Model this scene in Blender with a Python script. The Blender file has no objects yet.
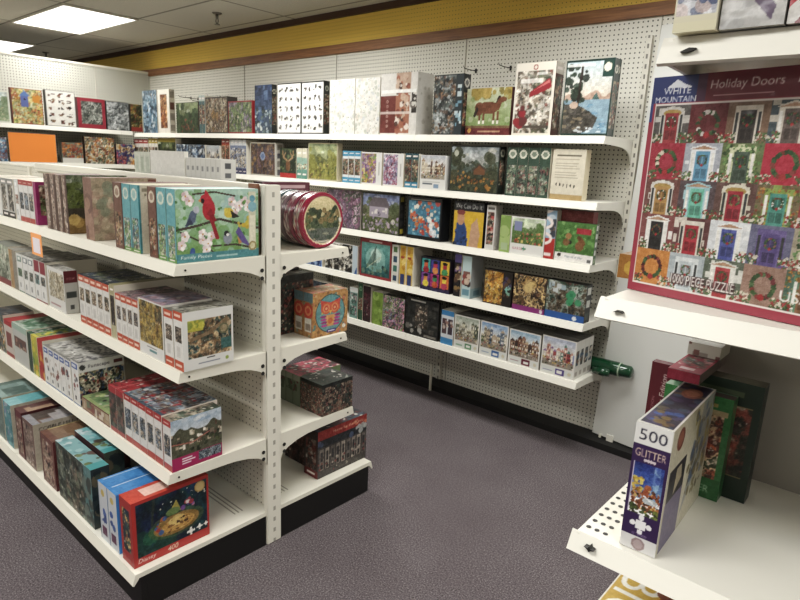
import bpy, math, random
import numpy as np
from mathutils import Vector, Matrix

C = bpy.context.scene.collection
RNG = random.Random(7)

# ------------------------------------------------------------------ solved viewpoint
F, PITCH, YAW, ROLL = 600.55, .2264, .7144, .0445
CAM = np.array([1.8514, -1.386, 1.6])
_cy, _sy, _cp, _sp = math.cos(YAW), math.sin(YAW), math.cos(PITCH), math.sin(PITCH)
FWD = np.array([-_sy*_cp, _cy*_cp, -_sp]); _r = np.array([_cy, _sy, 0.]); _u = np.cross(_r, FWD)
RIGHT = math.cos(ROLL)*_r + math.sin(ROLL)*_u; UP = -math.sin(ROLL)*_r + math.cos(ROLL)*_u
def proj(x, y, z):
    d = np.array((x, y, z), float) - CAM; k = max(d @ FWD, .05)
    return 400 + F*(d @ RIGHT)/k, 300 - F*(d @ UP)/k
def hit(px, py, ax, val):
    d = FWD + RIGHT*(px-400)/F - UP*(py-300)/F
    return CAM + (val-CAM[ax])/d[ax]*d
def solve(fn, target, lo, hi):
    a = fn(lo) - target
    for _ in range(50):
        m = (lo+hi)/2; b = fn(m) - target
        if (a < 0) == (b < 0): lo = m
        else: hi = m
    return (lo+hi)/2

# ------------------------------------------------------------------ materials
def lin(c):
    c = np.asarray(c, float)
    return np.where(c <= .04045, c/12.92, ((np.maximum(c, 0)+.055)/1.055)**2.4)
def rgb(c):
    if isinstance(c, str): return np.array([int(c[i:i+2], 16)/255 for i in (0, 2, 4)])
    return np.array(c, float)
MATS = {}
def mat(name, col, rough=.5, metal=0., spec=.5, coat=0., noise=0., nscale=30, bump=0.):
    if name in MATS: return MATS[name]
    m = bpy.data.materials.new(name); m.use_nodes = True; n = m.node_tree.nodes; l = m.node_tree.links
    b = n['Principled BSDF']; c = lin(rgb(col))
    b.inputs['Base Color'].default_value = (*c, 1); b.inputs['Roughness'].default_value = rough
    b.inputs['Metallic'].default_value = metal; b.inputs['Specular IOR Level'].default_value = spec
    b.inputs['Coat Weight'].default_value = coat; b.inputs['Coat Roughness'].default_value = .08
    if noise or bump:
        tc = n.new('ShaderNodeTexCoord'); nz = n.new('ShaderNodeTexNoise'); nz.inputs['Scale'].default_value = nscale
        nz.inputs['Detail'].default_value = 6
        l.new(tc.outputs['Object'], nz.inputs['Vector'])
        if noise:
            mx = n.new('ShaderNodeMix'); mx.data_type = 'RGBA'
            mx.inputs[6].default_value = (*np.clip(c*(1-noise), 0, 1), 1); mx.inputs[7].default_value = (*np.clip(c*(1+noise), 0, 1), 1)
            l.new(nz.outputs['Fac'], mx.inputs[0]); l.new(mx.outputs[2], b.inputs['Base Color'])
        if bump:
            bp = n.new('ShaderNodeBump'); bp.inputs['Strength'].default_value = bump; bp.inputs['Distance'].default_value = .003
            l.new(nz.outputs['Fac'], bp.inputs['Height']); l.new(bp.outputs['Normal'], b.inputs['Normal'])
    MATS[name] = m; return m

def mth(nt, op, a, b=None):
    n = nt.nodes.new('ShaderNodeMath'); n.operation = op
    for i, v in enumerate((a, b)):
        if v is None: continue
        if isinstance(v, (int, float)): n.inputs[i].default_value = v
        else: nt.links.new(v, n.inputs[i])
    return n.outputs[0]

def peg_mat(name, col, axes, pitch=.0254, hole=.12, dark=.16):
    """pegboard: a regular grid of small dark holes in object space"""
    m = bpy.data.materials.new(name); m.use_nodes = True; nt = m.node_tree; b = nt.nodes['Principled BSDF']
    tc = nt.nodes.new('ShaderNodeTexCoord'); sp = nt.nodes.new('ShaderNodeSeparateXYZ'); nt.links.new(tc.outputs['Object'], sp.inputs[0])
    sq = []
    for a in axes:
        f = mth(nt, 'FRACT', mth(nt, 'DIVIDE', sp.outputs[a], pitch))
        f = mth(nt, 'SUBTRACT', f, .5); sq.append(mth(nt, 'MULTIPLY', f, f))
    r = mth(nt, 'SQRT', mth(nt, 'ADD', *sq)); fac = mth(nt, 'LESS_THAN', r, hole)
    nz = nt.nodes.new('ShaderNodeTexNoise'); nz.inputs['Scale'].default_value = 1.5; nt.links.new(tc.outputs['Object'], nz.inputs['Vector'])
    c = lin(rgb(col))
    m1 = nt.nodes.new('ShaderNodeMix'); m1.data_type = 'RGBA'; m1.inputs[6].default_value = (*c*.93, 1); m1.inputs[7].default_value = (*np.minimum(c*1.05, 1), 1)
    nt.links.new(nz.outputs['Fac'], m1.inputs[0])
    mx = nt.nodes.new('ShaderNodeMix'); mx.data_type = 'RGBA'; nt.links.new(fac, mx.inputs[0]); nt.links.new(m1.outputs[2], mx.inputs[6])
    mx.inputs[7].default_value = (*c*dark, 1); nt.links.new(mx.outputs[2], b.inputs['Base Color']); b.inputs['Roughness'].default_value = .55
    MATS[name] = m; return m

def slot_mat(name, col, line_axis, run_axis, pitch, half, duty, centre=0.):
    """painted steel with a column of punched slots"""
    m = bpy.data.materials.new(name); m.use_nodes = True; nt = m.node_tree; b = nt.nodes['Principled BSDF']
    tc = nt.nodes.new('ShaderNodeTexCoord'); sp = nt.nodes.new('ShaderNodeSeparateXYZ'); nt.links.new(tc.outputs['Object'], sp.inputs[0])
    d = mth(nt, 'ABSOLUTE', mth(nt, 'SUBTRACT', sp.outputs[line_axis], centre))
    a = mth(nt, 'LESS_THAN', d, half); f = mth(nt, 'LESS_THAN', mth(nt, 'FRACT', mth(nt, 'DIVIDE', sp.outputs[run_axis], pitch)), duty)
    fac = mth(nt, 'MULTIPLY', a, f); c = lin(rgb(col))
    mx = nt.nodes.new('ShaderNodeMix'); mx.data_type = 'RGBA'; nt.links.new(fac, mx.inputs[0]); mx.inputs[6].default_value = (*c, 1)
    mx.inputs[7].default_value = (*c*(.28 if 'wall' in name else .5), 1); nt.links.new(mx.outputs[2], b.inputs['Base Color']); b.inputs['Roughness'].default_value = .4
    MATS[name] = m; return m

def print_mat(name, rough, coat):
    m = bpy.data.materials.new(name); m.use_nodes = True; nt = m.node_tree; b = nt.nodes['Principled BSDF']
    at = nt.nodes.new('ShaderNodeAttribute'); at.attribute_name = 'print'
    nt.links.new(at.outputs['Color'], b.inputs['Base Color']); b.inputs['Roughness'].default_value = rough
    b.inputs['Coat Weight'].default_value = coat; b.inputs['Coat Roughness'].default_value = .1
    if coat > .3:   # shrink wrap: slightly wavy film
        tc = nt.nodes.new('ShaderNodeTexCoord'); nz = nt.nodes.new('ShaderNodeTexNoise'); nz.inputs['Scale'].default_value = 9; nz.inputs['Detail'].default_value = 3
        nt.links.new(tc.outputs['Object'], nz.inputs['Vector']); bp = nt.nodes.new('ShaderNodeBump'); bp.inputs['Strength'].default_value = .35; bp.inputs['Distance'].default_value = .02
        nt.links.new(nz.outputs['Fac'], bp.inputs['Height']); nt.links.new(bp.outputs['Normal'], b.inputs['Coat Normal'])
    MATS[name] = m; return m
CARD = print_mat('printed_card', .42, .12)
WRAP = print_mat('shrink_wrapped_card', .35, .6)

STEEL = mat('white_shelf_paint', 'dcdad0', .42, noise=.03, nscale=6)
STEEL2 = mat('cream_shelf_paint', 'd9d6c9', .45, noise=.04, nscale=8)
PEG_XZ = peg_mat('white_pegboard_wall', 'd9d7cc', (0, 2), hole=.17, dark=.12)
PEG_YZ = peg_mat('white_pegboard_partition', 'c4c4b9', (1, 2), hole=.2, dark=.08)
PEG_G = peg_mat('cream_pegboard_panel', 'cfccbf', (0, 2), hole=.14, dark=.2)
PEG_Y = peg_mat('yellow_pegboard_strip', 'e6c765', (0, 2), hole=.13, dark=.45)
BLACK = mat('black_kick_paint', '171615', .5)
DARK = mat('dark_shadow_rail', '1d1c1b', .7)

# ------------------------------------------------------------------ mesh helpers
class MB:
    def __init__(s): s.v = []; s.f = []
    def box(s, x0, x1, y0, y1, z0, z1):
        k = len(s.v); s.v += [(x, y, z) for z in (z0, z1) for y in (y0, y1) for x in (x0, x1)]
        s.f += [tuple(k+i for i in q) for q in ((0, 2, 3, 1), (4, 5, 7, 6), (0, 1, 5, 4), (2, 6, 7, 3), (0, 4, 6, 2), (1, 3, 7, 5))]; return s
    def prism(s, pts, axis, a, b):
        """extrude a closed 2-D outline along an axis between a and b"""
        k = len(s.v); n = len(pts)
        for t in (a, b):
            for p in pts:
                q = [p[0], p[1]]; q.insert(axis, t); s.v.append(tuple(q))
        s.f.append(tuple(range(k, k+n))); s.f.append(tuple(range(k+2*n-1, k+n-1, -1)))
        for i in range(n): j = (i+1) % n; s.f.append((k+i, k+n+i, k+n+j, k+j))
        return s
    def tube(s, pts, r, n=8):
        pts = [Vector(p) for p in pts]; rings = []
        for i, p in enumerate(pts):
            t = (pts[min(i+1, len(pts)-1)] - pts[max(i-1, 0)]).normalized(); a = t.orthogonal().normalized(); b = t.cross(a)
            k = len(s.v); rings.append(k); rr = r[i] if isinstance(r, (list, tuple)) else r
            for j in range(n):
                q = 2*math.pi*j/n; s.v.append(tuple(p + rr*(math.cos(q)*a + math.sin(q)*b)))
        for a, b in zip(rings, rings[1:]):
            for j in range(n): s.f.append((a+j, a+(j+1) % n, b+(j+1) % n, b+j))
        s.f.append(tuple(rings[0]+j for j in range(n))[::-1]); s.f.append(tuple(rings[-1]+j for j in range(n))); return s
    def build(s, name, m, parent=None, smooth=False, bevel=0, loc=None):
        me = bpy.data.meshes.new(name); me.from_pydata(s.v, [], s.f); me.update()
        import bmesh
        bm = bmesh.new(); bm.from_mesh(me); bmesh.ops.recalc_face_normals(bm, faces=bm.faces[:])
        if bevel: bmesh.ops.bevel(bm, geom=[e for e in bm.edges if e.calc_face_angle(0) > .6], offset=bevel, segments=2, affect='EDGES')
        bm.to_mesh(me); bm.free()
        o = bpy.data.objects.new(name, me); C.objects.link(o); me.materials.append(m)
        if smooth:
            for p in me.polygons: p.use_smooth = True
        if loc is not None: o.location = loc
        if parent is not None: o.parent = parent
        return o
def empty(name, label, cat, loc=(0, 0, 0), group=None):
    o = bpy.data.objects.new(name, None); C.objects.link(o); o.location = loc; o.empty_display_size = .05
    o['label'] = label; o['category'] = cat
    if group: o['group'] = group
    return o
def tag(o, label, cat, group=None, kind=None):
    o['label'] = label; o['category'] = cat
    if group: o['group'] = group
    if kind: o['kind'] = kind
    return o
def struct(o): o['kind'] = 'structure'; return o

# ------------------------------------------------------------------ printed artwork, painted as colours on the carton's own mesh
_GL = {}
def glyphs(txt, bold=False):
    """triangles of a line of lettering in unit height, from the built-in font"""
    if txt in _GL: return _GL[txt]
    cu = bpy.data.curves.new('t', 'FONT'); cu.body = txt; cu.resolution_u = 3
    if bold: cu.offset = .02
    o = bpy.data.objects.new('t', cu); C.objects.link(o)
    me = bpy.data.meshes.new_from_object(o.evaluated_get(bpy.context.evaluated_depsgraph_get()))
    me.calc_loop_triangles()
    P = np.array([v.co[:2] for v in me.vertices]) if len(me.vertices) else np.zeros((0, 2))
    T = np.array([t.vertices[:] for t in me.loop_triangles]) if len(me.loop_triangles) else np.zeros((0, 3), int)
    bpy.data.objects.remove(o); bpy.data.curves.remove(cu); bpy.data.meshes.remove(me)
    P = P - P.min(0) if len(P) else P
    _GL[txt] = (P, T); return _GL[txt]

class Canvas:
    """u to the right 0..1, v upward 0..1, aspect = width/height"""
    def __init__(s, w, h, base, asp, seed):
        s.w, s.h, s.asp = w, h, asp; s.a = np.empty((h, w, 3)); s.a[:] = rgb(base); s.r = np.random.RandomState(seed)
        s.U, s.V = np.meshgrid(np.linspace(0, 1, w), np.linspace(0, 1, h))
    def put(s, m, c, al=1.): s.a[m] = s.a[m]*(1-al) + rgb(c)*al
    def rect(s, u0, v0, u1, v1, c, al=1.): s.put((s.U >= u0) & (s.U <= u1) & (s.V >= v0) & (s.V <= v1), c, al)
    def ell(s, u, v, ru, rv, c, al=1.): s.put(((s.U-u)/ru)**2 + ((s.V-v)/rv)**2 <= 1, c, al)
    def circ(s, u, v, r, c, al=1.): s.ell(u, v, r/s.asp, r, c, al)
    def ring(s, u, v, r, t, c):
        d = np.hypot((s.U-u)*s.asp, s.V-v); s.put(np.abs(d-r) < t, c)
    def poly(s, pts, c, al=1.):
        ins = np.zeros(s.U.shape, bool); n = len(pts)
        for i in range(n):
            x0, y0 = pts[i]; x1, y1 = pts[(i+1) % n]
            if y0 == y1: continue
            k = ((y0 > s.V) != (y1 > s.V)) & (s.U < (x1-x0)*(s.V-y0)/(y1-y0) + x0); ins ^= k
        s.put(ins, c, al)
    def line(s, pts, t, c):
        for (x0, y0), (x1, y1) in zip(pts, pts[1:]):
            dx, dy = (x1-x0)*s.asp, y1-y0; L = dx*dx+dy*dy+1e-9
            k = np.clip(((s.U-x0)*s.asp*dx + (s.V-y0)*dy)/L, 0, 1)
            s.put(np.hypot((s.U-x0)*s.asp-k*dx, s.V-y0-k*dy) < t, c)
    def grad(s, v0, v1, c0, c1):
        m = (s.V >= v0) & (s.V <= v1); t = ((s.V[m]-v0)/(v1-v0+1e-9))[:, None]; s.a[m] = rgb(c0)*(1-t) + rgb(c1)*t
    def wave(s, base, amp, c, k=3):
        y = base + sum(amp/(i+1)*np.sin(s.U*(2.2*(i+1)+s.r.rand()*3)*3 + s.r.rand()*6) for i in range(k)); s.put(s.V < y, c)
    def dabs(s, n, size, pal, box=(0, 0, 1, 1), al=.9, flat=1.):
        u0, v0, u1, v1 = box
        if n >= 18: n, size = int(n*1.9), size*.6
        for _ in range(n):
            r = size*(.4+s.r.rand()); s.ell(u0+(u1-u0)*s.r.rand(), v0+(v1-v0)*s.r.rand(), r/s.asp, r*flat, pal[s.r.randint(len(pal))], al)
    def rects(s, n, size, pal, box=(0, 0, 1, 1), al=.95):
        u0, v0, u1, v1 = box
        for _ in range(n):
            a = size*(.4+s.r.rand()); b = size*(.4+s.r.rand()); u = u0+(u1-u0)*s.r.rand(); v = v0+(v1-v0)*s.r.rand()
            s.rect(u-a/s.asp/2, v-b/2, u+a/s.asp/2, v+b/2, pal[s.r.randint(len(pal))], al)
    def field(s, cells, oct=4, gain=.55):
        """smooth random field 0..1 with features about 1/cells of the height"""
        t = np.zeros((s.h, s.w)); amp = 1.; tot = 0.
        for _ in range(oct):
            nv, nu = max(2, int(cells)+1), max(2, int(cells*s.asp)+2); g = s.r.rand(nv+1, nu+1)
            y = s.V*(nv-1); x = s.U*(nu-1); j = y.astype(int); i = x.astype(int); fy_ = y-j; fx_ = x-i; fy_ = fy_*fy_*(3-2*fy_); fx_ = fx_*fx_*(3-2*fx_)
            t += amp*((g[j, i]*(1-fx_)+g[j, i+1]*fx_)*(1-fy_) + (g[j+1, i]*(1-fx_)+g[j+1, i+1]*fx_)*fy_); tot += amp; amp *= gain; cells *= 2.1
        t /= tot; return np.clip((t-t.min())/(t.max()-t.min()+1e-6), 0, 1)
    def paint(s, pal, cells=4):
        """soft photographic patches of a palette"""
        P = np.array([rgb(p) for p in pal]); P = P[s.r.permutation(len(P))]; n = len(P)
        f = s.field(cells)*(n-1)*.999; i = f.astype(int); k = np.clip((f-i-.25)*2, 0, 1)[..., None]; a = P[i]*(1-k)+P[np.minimum(i+1, n-1)]*k
        s.a = a*(.62+.7*s.field(cells*1.7)[..., None])
    def grain(s, amt):
        s.a += (s.r.rand(s.h, s.w, 1)-.5)*amt; k = s.r.rand(max(2, s.h//4), max(2, s.w//4), 1)-.5
        s.a += k[(np.arange(s.h)*k.shape[0]//s.h)][:, np.arange(s.w)*k.shape[1]//s.w]*amt
    def text(s, txt, u, v, height, c, centre=False, width=None, rot=False, slant=0, up=True):
        """lower-left (or centre) at u, v; height is cap height in v units"""
        P, T = glyphs(txt)
        if not len(P): return
        P = P.copy(); k = height/max(P[:, 1].max(), .01); P = P*k; P[:, 0] += slant*P[:, 1]; P[:, 0] /= s.asp
        if width: P[:, 0] *= width/P[:, 0].max()
        if centre: P[:, 0] -= P[:, 0].max()/2; P[:, 1] -= P[:, 1].max()/2
        if rot == -1: P = np.stack([P[:, 1]/s.asp, -P[:, 0]*s.asp], 1)
        elif rot: P = np.stack([-P[:, 1]/s.asp, P[:, 0]*s.asp], 1)
        P = P + np.array([u, v]); S = 3; W, H = s.w*S, s.h*S; cov = np.zeros((H, W), np.float32)
        Q = P*np.array([W-1, H-1])
        for t in T:
            q = Q[t]; x0, y0 = np.floor(q.min(0)).astype(int); x1, y1 = np.ceil(q.max(0)).astype(int)
            x0, y0 = max(x0, 0), max(y0, 0); x1, y1 = min(x1, W-1), min(y1, H-1)
            if x1 < x0 or y1 < y0: continue
            X, Y = np.meshgrid(np.arange(x0, x1+1), np.arange(y0, y1+1)); e = []
            for i in range(3):
                a, b = q[i], q[(i+1) % 3]; e.append((b[0]-a[0])*(Y-a[1]) - (b[1]-a[1])*(X-a[0]))
            ins = ((e[0] >= 0) & (e[1] >= 0) & (e[2] >= 0)) | ((e[0] <= 0) & (e[1] <= 0) & (e[2] <= 0))
            cov[y0:y1+1, x0:x1+1][ins] = 1
        cov = cov.reshape(s.h, S, s.w, S).mean((1, 3))[..., None]; s.a = s.a*(1-cov) + rgb(c)*cov
    def piece(s, u, v, r, c):
        a = s.asp; s.rect(u-.85*r/a, v-.85*r, u+.85*r/a, v+.85*r, c)
        for du, dv in ((1.4, 0), (0, 1.4), (-1.4, 0), (0, -1.4)): s.circ(u+du*r/a, v+dv*r, r*.5, c); s.rect(u+min(du*r, 0)/a-.2*r/a, v+min(dv*r, 0)-.2*r, u+max(du*r, 0)/a+.2*r/a, v+max(dv*r, 0)+.2*r, c)
    def motif(s, fn, u0, v0, u1, v1):
        """paint fn into a sub-rectangle"""
        i0, i1 = int(round(u0*(s.w-1))), int(round(u1*(s.w-1)))+1; j0, j1 = int(round(v0*(s.h-1))), int(round(v1*(s.h-1)))+1
        if i1-i0 < 2 or j1-j0 < 2: return
        q = Canvas(i1-i0, j1-j0, 'ffffff', (u1-u0)*s.asp/max(v1-v0, 1e-6), s.r.randint(1 << 30)); fn(q); s.a[j0:j1, i0:i1] = q.a

# --- picture styles: each returns a painter
def land(sky='a9c2d6', sky2='e6dcc0', hill='5d6f5a', near='3d4a2c', pal=('7d8a42', '2e3a22', 'a8834a'), water=None):
    def f(c):
        c.grad(0, 1, sky2, sky); c.dabs(6, .1, [sky2, 'ffffff'], (0, .7, 1, 1), .4, .5); c.wave(.62, .06, hill); c.dabs(30, .07, [hill, near], (0, .4, 1, .66), .8)
        if water: c.rect(0, 0, 1, .35, water); c.dabs(14, .08, [sky, sky2, near], (0, .05, 1, .34), .5, .25)
        else: c.wave(.4, .05, near)
        f_ = .72+.5*c.field(5)[..., None]; c.a = c.a*f_
        c.dabs(46, .06, list(pal)+[near], (0, .02, 1, .45), .85); c.dabs(10, .1, [near], (0, .3, .3, .9), .8); c.dabs(8, .1, [near], (.75, .3, 1, .8), .8); c.grain(.12)
    return f
def collage(bg, pal, n=90, s=.09, boxes=.3):
    def f(c):
        c.paint([bg]+list(pal), 4.5); c.rects(int(n*boxes), s*.9, pal, al=.6); c.dabs(int(n*.7), s*.6, pal, al=.6); c.dabs(int(n*.8), s*.3, ['1c1a1a', 'd9d2c4', '3a342e']+list(pal), al=.7); c.grain(.12)
    return f
def village(sky='a9c6de', pal=('8f5b4a', 'd8cdb4', '5b6a78', 'b9a27c', '44503c'), street='9a8f7f'):
    def f(c):
        c.grad(.5, 1, 'e8e2d4', sky); c.rect(0, 0, 1, .5, street); u = 0
        while u < 1:
            w = (.1+.1*c.r.rand())/max(c.asp, .7); h = .45+.35*c.r.rand(); k = pal[c.r.randint(len(pal))]; c.rect(u, .2, u+w, h, k); c.poly([(u-.01, h), (u+w/2, h+.12), (u+w+.01, h)], pal[c.r.randint(len(pal))])
            for a in (.2, .6):
                for b in (.3, .45, .6):
                    if b < h-.08: c.rect(u+w*a, b, u+w*(a+.22), b+.08, ['2c3138', 'efe6c0', 'f2efe6'][c.r.randint(3)])
            u += w*.95
        c.dabs(34, .04, ['3a4a2a', '9c3b34', 'd9b24b', 'f0e9dc', '2c2a2c'], (0, .02, 1, .3)); c.grain(.12)
    return f
def plain(col, g=.04):
    def f(c): c.rect(0, 0, 1, 1, col); c.grain(g)
    return f
def framed(fr, inner, m=.06, band=0., bandc=None, txt=None, tc='f5f0e4', topband=0., topc=None, ttxt=None, ttc='ffffff'):
    def f(c):
        c.rect(0, 0, 1, 1, fr); a = m/c.asp
        c.motif(inner, a, max(m, band), 1-a, 1-max(m, topband))
        if band and bandc: c.rect(0, 0, 1, band, bandc)
        if topband and topc: c.rect(0, 1-topband, 1, 1, topc)
        if txt: c.text(txt, .08, band*.3, band*.42, tc)
        if ttxt: c.text(ttxt, .5, 1-topband*.52, topband*.5, ttc, centre=True)
        c.grain(.03)
    return f
def spine(base, top=None, pic=None, bot=None, logo=None, th=.16, bh=.16, n=1, pal=('5a4a38', 'b9a27c', '3c5a4a', '8c3d34')):
    def f(c):
        c.rect(0, 0, 1, 1, base)
        if pic:
            v0, v1 = pic
            c.motif(collage(pal[0], list(pal), 34, .2), .14, v0, .86, v1)
        if top: c.rect(0, 1-th, 1, 1, top); c.rect(.2, 1-th*.62, .8, 1-th*.4, 'f4e8df')
        if bot: c.rect(0, 0, 1, bh, bot); c.rect(.2, bh*.4, .8, bh*.62, 'f4e8df')
        if logo: c.circ(.5, .86, min(.09, .36*c.asp), logo); c.circ(.5, .86, min(.06, .22*c.asp), base, .6)
        c.rect(0, 0, .06, 1, '302c28', .35); c.grain(.05)
    return f
def strips(base, pal, n=4):
    def f(c):
        c.rect(0, 0, 1, 1, base)
        for i in range(n): c.rect(.2, (i+.2)/n, .8, (i+.8)/n, pal[c.r.randint(len(pal))])
        c.grain(.06)
    return f
def blobs(bg, cols, rows, n, pal):
    """rows of small dark drawings on a pale ground"""
    def f(c):
        c.rect(0, 0, 1, 1, bg)
        for i in range(cols):
            for j in range(rows):
                u, v = (i+.5)/cols, (j+.5)/rows
                for _ in range(n): c.ell(u+(c.r.rand()-.5)*.5/cols, v+(c.r.rand()-.5)*.45/rows, (.06+.18*c.r.rand())/cols, (.06+.14*c.r.rand())/rows, pal[c.r.randint(len(pal))], .9)
        c.grain(.04)
    return f

# ------------------------------------------------------------------ cartons
_SEED = [100]
def grid_face(o, eu, ev, w, h, res, fn, seed, back):
    nu, nv = max(2, min(420, int(w*res))), max(2, min(420, int(h*res)))
    if fn is None: nu = nv = 2
    c = Canvas(nu, nv, back, w/h, seed)
    if fn:
        fn(c); g = c.a.mean(2, keepdims=True); c.a = (g + (c.a-g)*.76)*.93
    g = np.array(o)[None, None] + c.U[..., None]*np.array(eu)*w + c.V[..., None]*np.array(ev)*h
    return g.reshape(-1, 3), lin(np.clip(c.a, 0, 1)).reshape(-1, 3), nu, nv
def carton(name, size, loc, front=None, right=None, top=None, left=None, side='d8d3c6', label='', cat='puzzle box', group=None, rz=0., wrap=False, boost=1., parent=None):
    """a closed carton w (x) by d (y) by h (z); origin at the middle of its base; every printed side carries its own artwork"""
    w, d, h = size; _SEED[0] += 1; sd = _SEED[0]; dist = max(.5, np.linalg.norm(np.array(loc)-CAM)); res = min(900, F/dist*1.35*boost)
    X, Y, Z = (1, 0, 0), (0, 1, 0), (0, 0, 1); nX, nY = (-1, 0, 0), (0, -1, 0)
    faces = [((-w/2, -d/2, 0), X, Z, w, h, front), ((w/2, -d/2, 0), Y, Z, d, h, right), ((-w/2, -d/2, h), X, Y, w, d, top),
             ((w/2, d/2, 0), nX, Z, w, h, None), ((-w/2, d/2, 0), nY, Z, d, h, left), ((-w/2, d/2, 0), X, nY, w, d, None)]
    V, K, Fc, k = [], [], [], 0
    for i, (o, eu, ev, a, b, fn) in enumerate(faces):
        g, col, nu, nv = grid_face(o, eu, ev, a, b, res, fn, sd*7+i, side); V.append(g); K.append(col)
        idx = np.arange(nu*nv).reshape(nv, nu)+k
        Fc.append(np.stack([idx[:-1, :-1], idx[:-1, 1:], idx[1:, 1:], idx[1:, :-1]], -1).reshape(-1, 4)); k += nu*nv
    V = np.concatenate(V); K = np.concatenate(K); Fc = np.concatenate(Fc)
    me = bpy.data.meshes.new(name); me.vertices.add(len(V)); me.vertices.foreach_set('co', V.astype(np.float32).ravel())
    me.loops.add(Fc.size); me.loops.foreach_set('vertex_index', Fc.ravel().astype(np.int32))
    me.polygons.add(len(Fc)); me.polygons.foreach_set('loop_start', np.arange(0, Fc.size, 4, dtype=np.int32))
    me.update(calc_edges=True)
    at = me.attributes.new('print', 'FLOAT_COLOR', 'POINT'); at.data.foreach_set('color', np.concatenate([K, np.ones((len(K), 1))], 1).astype(np.float32).ravel())
    me.materials.append(WRAP if wrap else CARD)
    o = bpy.data.objects.new(name, me); C.objects.link(o); o.location = loc; o.rotation_euler.z = rz
    if parent is not None: o.parent = parent; return o
    tag(o, label, cat, group); return o

# ------------------------------------------------------------------ dimensions
YW, YF, XW, BAY = 2.0116, 1.6197, .5534, 1.2406
WZ = [1.7701, 1.4377, 1.1123, .7899, .4601]
GZ = [1.2337, .8546, .4876, .1536]; GD = [.392, .392, .446, .589]; GTOP = 1.495
XL, XR, YR = -4.89, 1.4884, -.4724
RZ = [1.7831, 1.4072, .9941, .60]
CEIL, TRIM0 = 2.70, 2.394
TRIM1 = float(hit(300, 50, 1, YW)[2])

# ------------------------------------------------------------------ the room
def node_mat(name, build, rough=.6):
    m = bpy.data.materials.new(name); m.use_nodes = True; nt = m.node_tree; b = nt.nodes['Principled BSDF']; b.inputs['Roughness'].default_value = rough
    tc = nt.nodes.new('ShaderNodeTexCoord'); build(nt, b, tc.outputs['Object']); MATS[name] = m; return m
def ramp(nt, fac, stops):
    r = nt.nodes.new('ShaderNodeValToRGB'); e = r.color_ramp.elements
    while len(e) < len(stops): e.new(.5)
    for k, (p, c) in zip(e, stops): k.position = p; k.color = (*lin(rgb(c)), 1)
    nt.links.new(fac, r.inputs[0]); return r.outputs[0]
def noise(nt, vec, scale, detail=4, rough=.6):
    z = nt.nodes.new('ShaderNodeTexNoise'); z.inputs['Scale'].default_value = scale; z.inputs['Detail'].default_value = detail; z.inputs['Roughness'].default_value = rough
    nt.links.new(vec, z.inputs['Vector']); return z.outputs['Fac']
def carpet(nt, b, v):
    a = ramp(nt, noise(nt, v, 150, 5, .85), [(.36, '3d383a'), (.5, '645e60'), (.66, '958f91')])
    w = ramp(nt, noise(nt, v, 2.2, 5), [(.3, 'e8e5e6'), (.7, 'ffffff')])
    mx = nt.nodes.new('ShaderNodeMix'); mx.data_type = 'RGBA'; mx.blend_type = 'MULTIPLY'; mx.inputs[0].default_value = 1
    nt.links.new(a, mx.inputs[6]); nt.links.new(w, mx.inputs[7]); nt.links.new(mx.outputs[2], b.inputs['Base Color'])
    bp = nt.nodes.new('ShaderNodeBump'); bp.inputs['Strength'].default_value = .3; bp.inputs['Distance'].default_value = .002
    nt.links.new(noise(nt, v, 420, 2), bp.inputs['Height']); nt.links.new(bp.outputs['Normal'], b.inputs['Normal'])
    b.inputs['Specular IOR Level'].default_value = .1
CARPET = node_mat('purple_grey_carpet', carpet, .95)
TX0, TY0 = -4.79, .66
def tiles(nt, b, v):
    sp = nt.nodes.new('ShaderNodeSeparateXYZ'); nt.links.new(v, sp.inputs[0]); ms = []
    for ax, o, p in ((0, TX0, 1.2192), (1, TY0, .6096)):
        f = mth(nt, 'FRACT', mth(nt, 'DIVIDE', mth(nt, 'SUBTRACT', sp.outputs[ax], o-.012), p)); ms.append(mth(nt, 'LESS_THAN', f, .024/p))
    g = mth(nt, 'MAXIMUM', *ms)
    a = ramp(nt, noise(nt, v, 120, 4, .8), [(.35, 'b5b2a8'), (.6, 'cdcabf')])
    mx = nt.nodes.new('ShaderNodeMix'); mx.data_type = 'RGBA'; nt.links.new(g, mx.inputs[0]); nt.links.new(a, mx.inputs[6]); mx.inputs[7].default_value = (*lin(rgb('8a877d')), 1)
    nt.links.new(mx.outputs[2], b.inputs['Base Color'])
TILES = node_mat('mineral_fibre_ceiling', tiles, .9)
def wood(nt, b, v):
    mp = nt.nodes.new('ShaderNodeMapping'); mp.inputs['Scale'].default_value = (1.2, 30, 30); nt.links.new(v, mp.inputs[0])
    c = ramp(nt, noise(nt, mp.outputs[0], 3, 8, .7), [(.3, '6a4830'), (.55, '8f6745'), (.75, 'a87d56')]); nt.links.new(c, b.inputs['Base Color'])
WOOD = node_mat('stained_wood_trim', wood, .5)
PAINT = mat('plain_wall_paint', 'c9c5b8', .8, noise=.03, nscale=4)

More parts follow.
